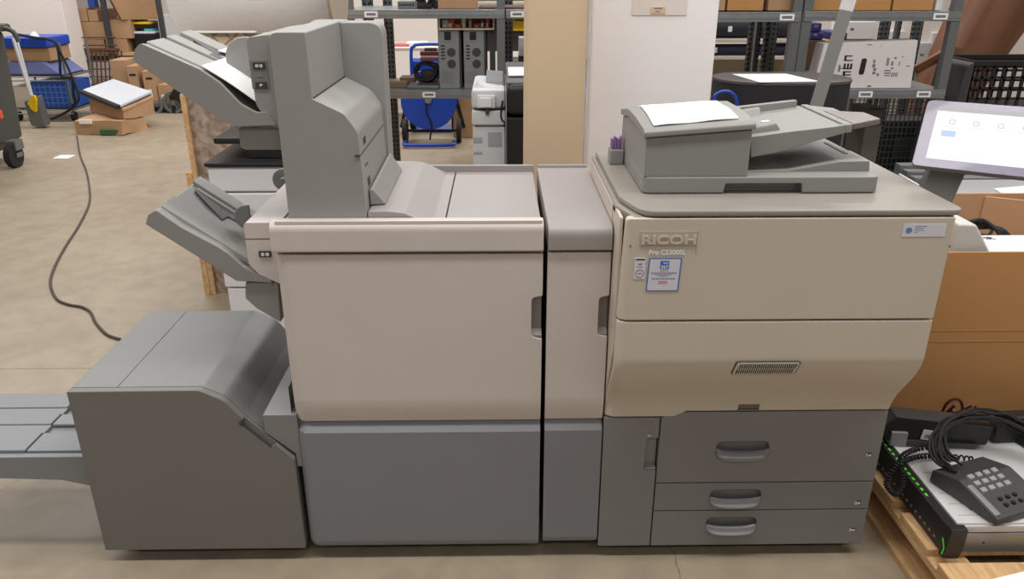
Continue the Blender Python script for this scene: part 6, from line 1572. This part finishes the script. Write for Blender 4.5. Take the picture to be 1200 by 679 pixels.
# cartons on the top shelf
def top_box(u0, u1, lb, mt=None, h=0.3):
    a, b_ = at(u0, 6, RY2+0.05).x, at(u1, 6, RY2+0.05).x
    return carton(lb, (a+b_)/2, RY2+0.3, z2h+0.001, b_-a-0.006, 0.46, h, mt=mt)
top_box(822, 852, 'brown box on the top shelf directly beside the white pillar')
top_box(853, 897, 'orange brown box on the top shelf, second from the white pillar', M_CARDD)
top_box(901, 938, 'brown box on the top shelf just left of the steel post')
top_box(953, 1047, 'wide brown box on the top shelf above the big white carton', M_CARDD)
top_box(1048, 1097, 'brown box on the top shelf with a white box at its right', M_CARDD)
top_box(1098.5, 1108, 'white upright box on the top shelf near the right post', M_WHITE)
# cloth rolls on board shelves behind
t = thing('roll_shelf', 'pale board shelving behind the left bay holding navy cloth rolls', 'shelf', (at(880, 50, 6.3).x, 6.4, 0))
xa, xb = at(838, 50, 6.2).x-0.3, at(930, 50, 6.2).x
for v in (46, 66):
    m = MB(M_LBEIGE); z = at(880, v, 6.2).z; m.box(xa, xb, 6.2, 6.7, z-0.025, z, 0.003); part('board', m, t)
m = MB(M_LBEIGE); m.box(xa, xb, 6.72, 6.75, 0, at(880, 66, 6.2).z+0.02); part('back_panel', m, t)
for x in (xa, xb):
    m = MB(M_LBEIGE); m.box(x-0.02, x+0.02, 6.2, 6.7, 0, 1.5); part('side_panel', m, t)
for v0, v1, v, lb in ((20, 43, 46, 'thick dark navy cloth roll on the upper pale board'), (51, 64, 66, 'thinner navy blue cloth roll on the lower pale board')):
    z = at(880, v, 6.2).z; r = (at(880, v0, 6.2).z-at(880, v1, 6.2).z)/2
    m = MB(M_NAVY if v0 > 30 else mat('dark_navy_cloth', (38, 40, 50), 0.8)); m.cyl((xa+0.03, 6.25+r, z+r+0.002), (xb-0.03, 6.25+r, z+r+0.002), r, n=36, bev=0.004)
    m.use(M_PAPER).box(xb-0.5-0.1*(v0 > 30), xb-0.47-0.1*(v0 > 30), 6.245, 6.262+r*0.02, z+r-0.02, z+r+0.02)
    solo('cloth_roll', m, lb, 'cloth roll')
# dark oval container with paper
t = thing('oval_container', 'dark oval container with flat lid standing behind the document feeder', 'container', (at(915, 98, 3.9).x, 3.9, 0))
oc = at(915, 98, 3.92); za = 1.5-0.1183*4.12
ex_ = (at(992, 98, 3.92).x-at(836, 98, 3.92).x)/2; ox = at(914, 98, 3.92).x
el = lambda s, k=1.0: [(ox+ex_*s*math.copysign(abs(math.cos(a))**0.75, math.cos(a)), 3.915+0.215*s*math.copysign(abs(math.sin(a))**0.8, math.sin(a))) for a in [i*2*math.pi/64 for i in range(64)]]
m = MB(mat('charcoal_lid', (84, 80, 80), 0.45)); m.prism(el(1.0), 'z', za-0.015, za, 0.003); part('lid', m, t)
m = MB(mat('black_fabric_side', (38, 38, 42), 0.7)); m.prism(el(0.985), 'z', 0.02, za-0.0155); part('side_wall', m, t)
m = MB(M_PAPER); P = [atz(858, 87.5, za), atz(921, 87, za), atz(960, 96, za), atz(890, 97, za)]; m.sheet([p+Vector((0, 0, 0.001)) for p in P][::-1], 0.002); o = solo('paper_sheet', m, 'white sheets lying on the lid of the dark oval container', 'paper'); o.location.z = za+0.001
m = MB(M_BLUE); m.tube([at(u, v, 3.66) for u, v in ((836, 121), (838, 112), (846, 107.5), (855, 108), (862, 114), (864, 124))], 0.008, 8, 5); m.tube([at(836, 121, 3.66), (at(836, 121, 3.66).x, 3.66, 0.01)], 0.008, 8); m.tube([at(864, 124, 3.66), (at(864, 124, 3.66).x, 3.66, 0.01)], 0.008, 8)
solo('blue_hose', m, 'bright blue hose arching up beside the white pillar', 'hose')
# leaning grey strip with white top
t = thing('leaning_strip', 'long grey strip with white top end leaning in front of the right rack', 'strip', (1.3, 3.55, 0))
a0, a1 = at(958, 120, 3.55), at(995, 0, 3.55); d = (a1-a0); f0 = a0-d*(a0.z/d.z)
f1 = a0+d*((at(994, 13, 3.55).z-a0.z)/d.z); top = a0+d*1.35
w = 0.028
m = MB(mat('strip_grey', (138, 138, 137), 0.4)); m.bar(f0, f1, 0.02, w*2, up=(1, 0, 0), bev=0.003); part('strip_body', m, t)
m = MB(M_WHITE); m.bar(f1+d*0.002, top, 0.021, w*2.05, up=(1, 0, 0), bev=0.003); part('strip_end', m, t, 'white end')
# big white carton with vertical brand lettering
Yo = 4.54
O_ = lambda u, v: at(u, v, Yo)
t = thing('monitor_carton', 'big white flat carton with hand hole and black vertical lettering on the right rack', 'box', (O_(1015, 100).x, Yo, z2l))
bl, br, trr, tll = O_(952, 104.5), O_(1067, 104.5), O_(1076, 47), O_(966, 51)
bl.z = br.z = z2l+0.002
lean = 0.06
m = MB(mat('white_carton_board', (226, 218, 218), 0.6))
F = [Vector((bl.x, Yo, bl.z)), Vector((br.x, Yo, br.z)), Vector((br.x, Yo+0.12, br.z)), Vector((bl.x, Yo+0.12, bl.z)), Vector((tll.x, Yo, tll.z)), Vector((trr.x, Yo, trr.z)), Vector((trr.x, Yo+0.12, trr.z)), Vector((tll.x, Yo+0.12, tll.z))]
m.hexa(F, 0.003)
part('carton_body', m, t)
m = MB(M_INKD)
hx = O_(1011, 78); m.T = Matrix.Translation((hx.x, Yo, hx.z)); m.prism(rp([(-0.018, -0.045), (0.012, -0.045), (0.018, 0.045), (-0.012, 0.045)], 0.014), 'y', -0.002, 0.002); part('hand_hole', m, t)
m = MB(M_INKD); c = O_(996, 113.5)
M_ = Matrix.Translation((c.x+0.01, Yo-0.001, c.z)) @ Matrix.Rotation(math.pi/2, 4, 'X') @ Matrix.Rotation(math.radians(86), 4, 'Z')
def stroke(u0, v0, u1, v1):
    a, b_ = O_(u0, v0), O_(u1, v1); m.box(a.x, b_.x, Yo-0.0014, Yo-0.0002, b_.z, a.z)
sk_ = lambda v: (78-v)*0.10
def letter(v0, v1, kind):
    o_ = sk_((v0+v1)/2); L, Rr = 989+o_, 998+o_; w = 1.3
    if kind in 'MN': stroke(L, v0, L+w, v1)          # top bar (letters are turned on their side)
    if kind == 'E': stroke(L, v1-w, Rr, v1)
    for k in ({'M': (v0, (v0+v1-w)/2, v1-w), 'N': (v0, v1-w)}.get(kind, ())): stroke(L, k, Rr, k+w)
    if kind == 'E':
        for k in (L, (L+Rr-w)/2, Rr-w): stroke(k, v0, k+w, v1)
letter(65, 71.5, 'N'); letter(74.5, 81, 'E'); letter(83.5, 92, 'M')
m.use(M_INK); stroke(983, 76, 984, 84); stroke(984, 79.6, 988.5, 80.5)
part('brand_lettering', m, t, 'black vertical lettering')
m = MB(M_INK); rr3 = random.Random(2)
for (u0, v0, w_, h_) in ((1022, 75, 4, 4), (1023, 80, 4, 3), (1022, 84, 4, 3), (1023, 70, 3, 4), (1027, 86, 3, 3), (1036, 82, 8, 1.4), (1036, 85, 8, 1.4), (1036, 88, 7, 1), (1038, 68, 5, 9), (1044, 85, 9, 5), (1044, 72, 3, 5), (1048, 67, 3, 2), (1053, 72, 2, 5), (1044, 79, 3, 2), (1057, 66, 2, 1.2), (1016, 52, 6, 1), (1032, 51, 1, 5), (1016, 100, 5, 2), (1062, 77, 4, 1.2)):
    a, b_ = O_(u0, v0+h_), O_(u0+w_, v0)
    if w_ > 3 and h_ > 4:
        for k in range(5): m.box(a.x+(b_.x-a.x)*k/5, a.x+(b_.x-a.x)*(k+0.5)/5, Yo-0.0012, Yo-0.0002, a.z, b_.z)
    else: m.box(a.x, b_.x, Yo-0.0012, Yo-0.0002, a.z, b_.z)
part('printed_marks', m, t)
# goods behind the carton: standing on a rear shelf
t = thing('rear_shelf', 'grey rear shelf level behind the big white carton', 'shelf', (2.6, 6.8, 0))
YS = 6.55; zr = at(1000, 82, YS).z
m = MB(M_STEEL); m.box(at(936, 50, YS).x, at(1122, 50, YS).x, YS-0.05, YS+0.6, zr-0.03, zr, 0.003); part('shelf_board', m, t)
for x in (at(936, 50, YS).x, at(1122, 50, YS).x-0.03):
    for y in (YS-0.05, YS+0.56):
        m = MB(M_STEELD); m.box(x, x+0.03, y, y+0.03, 0, zr-0.031); part('leg', m, t)
def sh(u0, u1, v0, lb, mt, ct='box', nm='goods_box', dy=0.05, dep=0.35, z0=None, cut=None):
    a, b_ = at(u0, v0, YS), at(u1, v0, YS); z0 = zr+0.001 if z0 is None else z0
    m = MB(mt); m.box(a.x, b_.x, YS-0.05+dy, YS-0.05+dy+dep, z0, a.z, 0.012); m.use(M_INK).box(a.x+0.02, a.x+0.05, YS-0.051+dy, YS-0.0495+dy, (z0+a.z)/2, (z0+a.z)/2+0.02)
    solo(nm, m, lb, ct); return a.z+0.002
zz_ = sh(938, 966, 47, 'dark brown open box standing left of the big white carton', M_BRN)
z5 = sh(968, 1032, 47, 'brown box hidden behind the big white carton', M_CARD)
z6 = sh(951, 966, 38, 'dark blue box on the dark brown open box', mat('deep_blue_card', (44, 46, 110), 0.5), z0=zz_)
sh(952, 964, 27, 'dark blue upper box near the leaning strip', mat('deep_blue_card', (44, 46, 110)), z0=z6)
sh(976, 994, 38, 'low dark blue box right of the leaning strip', mat('deep_blue_card', (44, 46, 110)), z0=z5)
sh(995, 1028, 25, 'white box on the brown box behind the big white carton', M_WHITE, z0=z5)
sh(1038, 1062, 36, 'white moulded packing right of the third perforated post', M_WHITE, ct='packing', nm='packing_foam')
sh(1078, 1092, 50, 'white stacked trays at the right end of the rear shelf', M_WHITE2, ct='packing', nm='packing_foam')
sh(1094, 1116, 38, 'large white moulded tray beside the right rack post', M_WHITE, ct='packing', nm='packing_foam')
# brown rolled hide leaning at right
t = thing('brown_roll', 'shiny brown leather-like roll leaning at the far right behind the crates', 'roll', (2.9, 6.0, 0))
b0, b1 = at(1108, 105, 6.0), at(1175, -12, 6.0); d = b1-b0; f0 = b0-d*((b0.z-0.16)/d.z)
m = MB(M_LEATH); nseg = 40; b = bmesh.new(); rings = []
ax = d.normalized(); uu = Vector((0, -1, 0)); ww = ax.cross(uu).normalized()
L0_ = f0; L1_ = b1+d*0.3
for i in range(13):
    p = L0_.lerp(L1_, i/12); rr_ = 0.17+0.13*i/12
    rings.append([b.verts.new(p+(uu*math.cos(2*math.pi*k/nseg)+ww*math.sin(2*math.pi*k/nseg))*rr_*(1+0.05*math.sin(k*1.1+i*0.15)+0.03*math.sin(k*2.7))) for k in range(nseg)])
for i in range(12):
    for k in range(nseg): b.faces.new((rings[i][k], rings[i][(k+1) % nseg], rings[i+1][(k+1) % nseg], rings[i+1][k]))
b.faces.new(rings[0]); b.faces.new(rings[-1][::-1]); m._fin(b); part('roll_body', m, t)
m = MB(M_LEATH); s0_, s1_ = at(1112, 60, 5.2), at(1072, 82, 5.2); m.bar(s0_, s1_, 0.04, 0.06, bev=0.01); m.bar(s0_, (s0_.x+0.12, 5.28, s0_.z-0.02), 0.04, 0.06); part('strap', m, t)
# dark crates with openings at far right
def grid_crate(nm, label, x0, x1, y0, y1, z0, z1, nx, nz, mt, bar=0.014):
    t = thing(nm, label, 'crate', ((x0+x1)/2, (y0+y1)/2, z0))
    m = MB(mt)
    for y in (y0, y1-0.01):
        for i in range(nx+1): x = x0+(x1-x0-bar)*i/nx; m.box(x, x+bar, y, y+0.01, z0, z1)
        for j in range(nz+1): z = z0+(z1-z0-bar)*j/nz; m.box(x0, x1, y, y+0.01, z, z+bar)
    for x in (x0, x1-0.01):
        for i in range(7): y = y0+(y1-y0-bar)*i/6; m.box(x, x+0.01, y, y+bar, z0, z1)
        for j in range(nz+1): z = z0+(z1-z0-bar)*j/nz; m.box(x, x+0.01, y0, y1, z, z+bar)
    m.box(x0, x1, y0, y1, z0, z0+0.012); part('grid_side', m, t)
    m = MB(mt); m.box(x0-0.012, x1+0.012, y0-0.012, y0+0.012, z1, z1+0.03, 0.004); m.box(x0-0.012, x1+0.012, y1-0.012, y1+0.012, z1, z1+0.03, 0.004); m.box(x0-0.012, x0+0.012, y0+0.012, y1-0.012, z1, z1+0.03); m.box(x1-0.012, x1+0.012, y0+0.012, y1-0.012, z1, z1+0.03); part('rim', m, t)
    return t
xa = at(1142, 90, 4.75).x
zc1 = at(1170, 70, 4.75).z
t = thing('crate_dolly', 'dark wheeled dolly under the black grid crates at far right', 'dolly', (xa+0.45, 5.0, 0))
m = MB(M_DARK2); m.box(xa-0.3, xa+1.0, 4.62, 5.16, 0.08, 0.12, 0.005); part('deck', m, t)
for x in (xa-0.2, xa+0.9):
    for y in (4.7, 5.08):
        m = MB(M_RUB); m.cyl((x-0.015, y, 0.04), (x+0.015, y, 0.04), 0.04, n=14); part('wheel', m, t)
hC = (zc1-0.125)/3
for k in range(3): grid_crate('grid_crate', 'black plastic grid crate at far right, %s of the stack' % ('bottom', 'middle', 'top')[k], xa-0.02, xa+0.85, 4.75, 5.12, 0.122+k*hC, 0.122+(k+1)*hC-0.032, 14, 4, M_DARK)
m = MB(M_DARK2); x = at(1122, 90, 4.7).x
m.hexa([(x-0.06, 4.66, 0.121), (xa-0.07, 4.66, 0.121), (xa-0.07, 5.0, 0.121), (x-0.06, 5.0, 0.121), (x+0.02, 4.66, at(1120, 76, 4.66).z), (xa-0.06, 4.66, at(1120, 72, 4.66).z), (xa-0.06, 5.0, at(1120, 72, 4.66).z), (x+0.02, 5.0, at(1120, 76, 4.66).z)], 0.02)
solo('dark_casing', m, 'dark casing standing between the right rack post and the grid crates', 'casing')
# wire mesh cage trolley under the right rack
Ym = 5.18
xa, xb = at(1022, 140, Ym).x, at(1108, 140, Ym).x
zt_ = at(1050, 112, Ym).z
t = thing('mesh_cage', 'wire mesh cage trolley standing under the right rack', 'mesh cage', ((xa+xb)/2, 5.5, 0))
m = MB(M_STEELD)
for y in (Ym, Ym+0.36):
    m = MB(M_STEELD)
    for i in range(17): x = xa+(xb-xa)*i/16; m.box(x-0.003, x+0.003, y-0.003, y+0.003, 0.15, zt_)
    for j in range(15): z = 0.15+(zt_-0.15)*j/14; m.box(xa, xb, y-0.003, y+0.003, z-0.003, z+0.003)
    part('wire_mesh', m, t)
for x in (xa, xb):
    for y in (Ym, Ym+0.36): m = MB(M_STEELD); m.box(x-0.015, x+0.015, y-0.015, y+0.015, 0.0, zt_+0.02, 0.003); part('corner_post', m, t)
m = MB(M_STEELD); m.box(xa, xb, Ym, Ym+0.36, 0.12, 0.15); part('base', m, t)
m = MB(M_DARK2); m.box(xa+0.03, xb-0.03, Ym+0.05, Ym+0.32, 0.151, 0.56, 0.02); m.use(M_STEELD).box(xa+0.2, xa+0.4, Ym+0.04, Ym+0.05, 0.3, 0.45, 0.01); solo('machine_parts', m, 'dark machine parts piled inside the wire mesh cage', 'machine parts')
m = MB(mat('taupe_panel', (96, 90, 84), 0.6)); a, b_ = at(1012, 150, 4.72).x, at(1032, 150, 4.72).x; m.box(a, b_, 4.70, 4.95, 0, at(1020, 128, 4.7).z, 0.01); solo('taupe_cabinet', m, 'narrow taupe cabinet beside the wire mesh cage', 'cabinet')

# ------------------------------------------------------------------ shading pass: keep large flat faces flat
for o in SC.objects:
    if o.type == 'MESH':
        w = o.modifiers.new('weighted', 'WEIGHTED_NORMAL'); w.keep_sharp = True; w.weight = 100
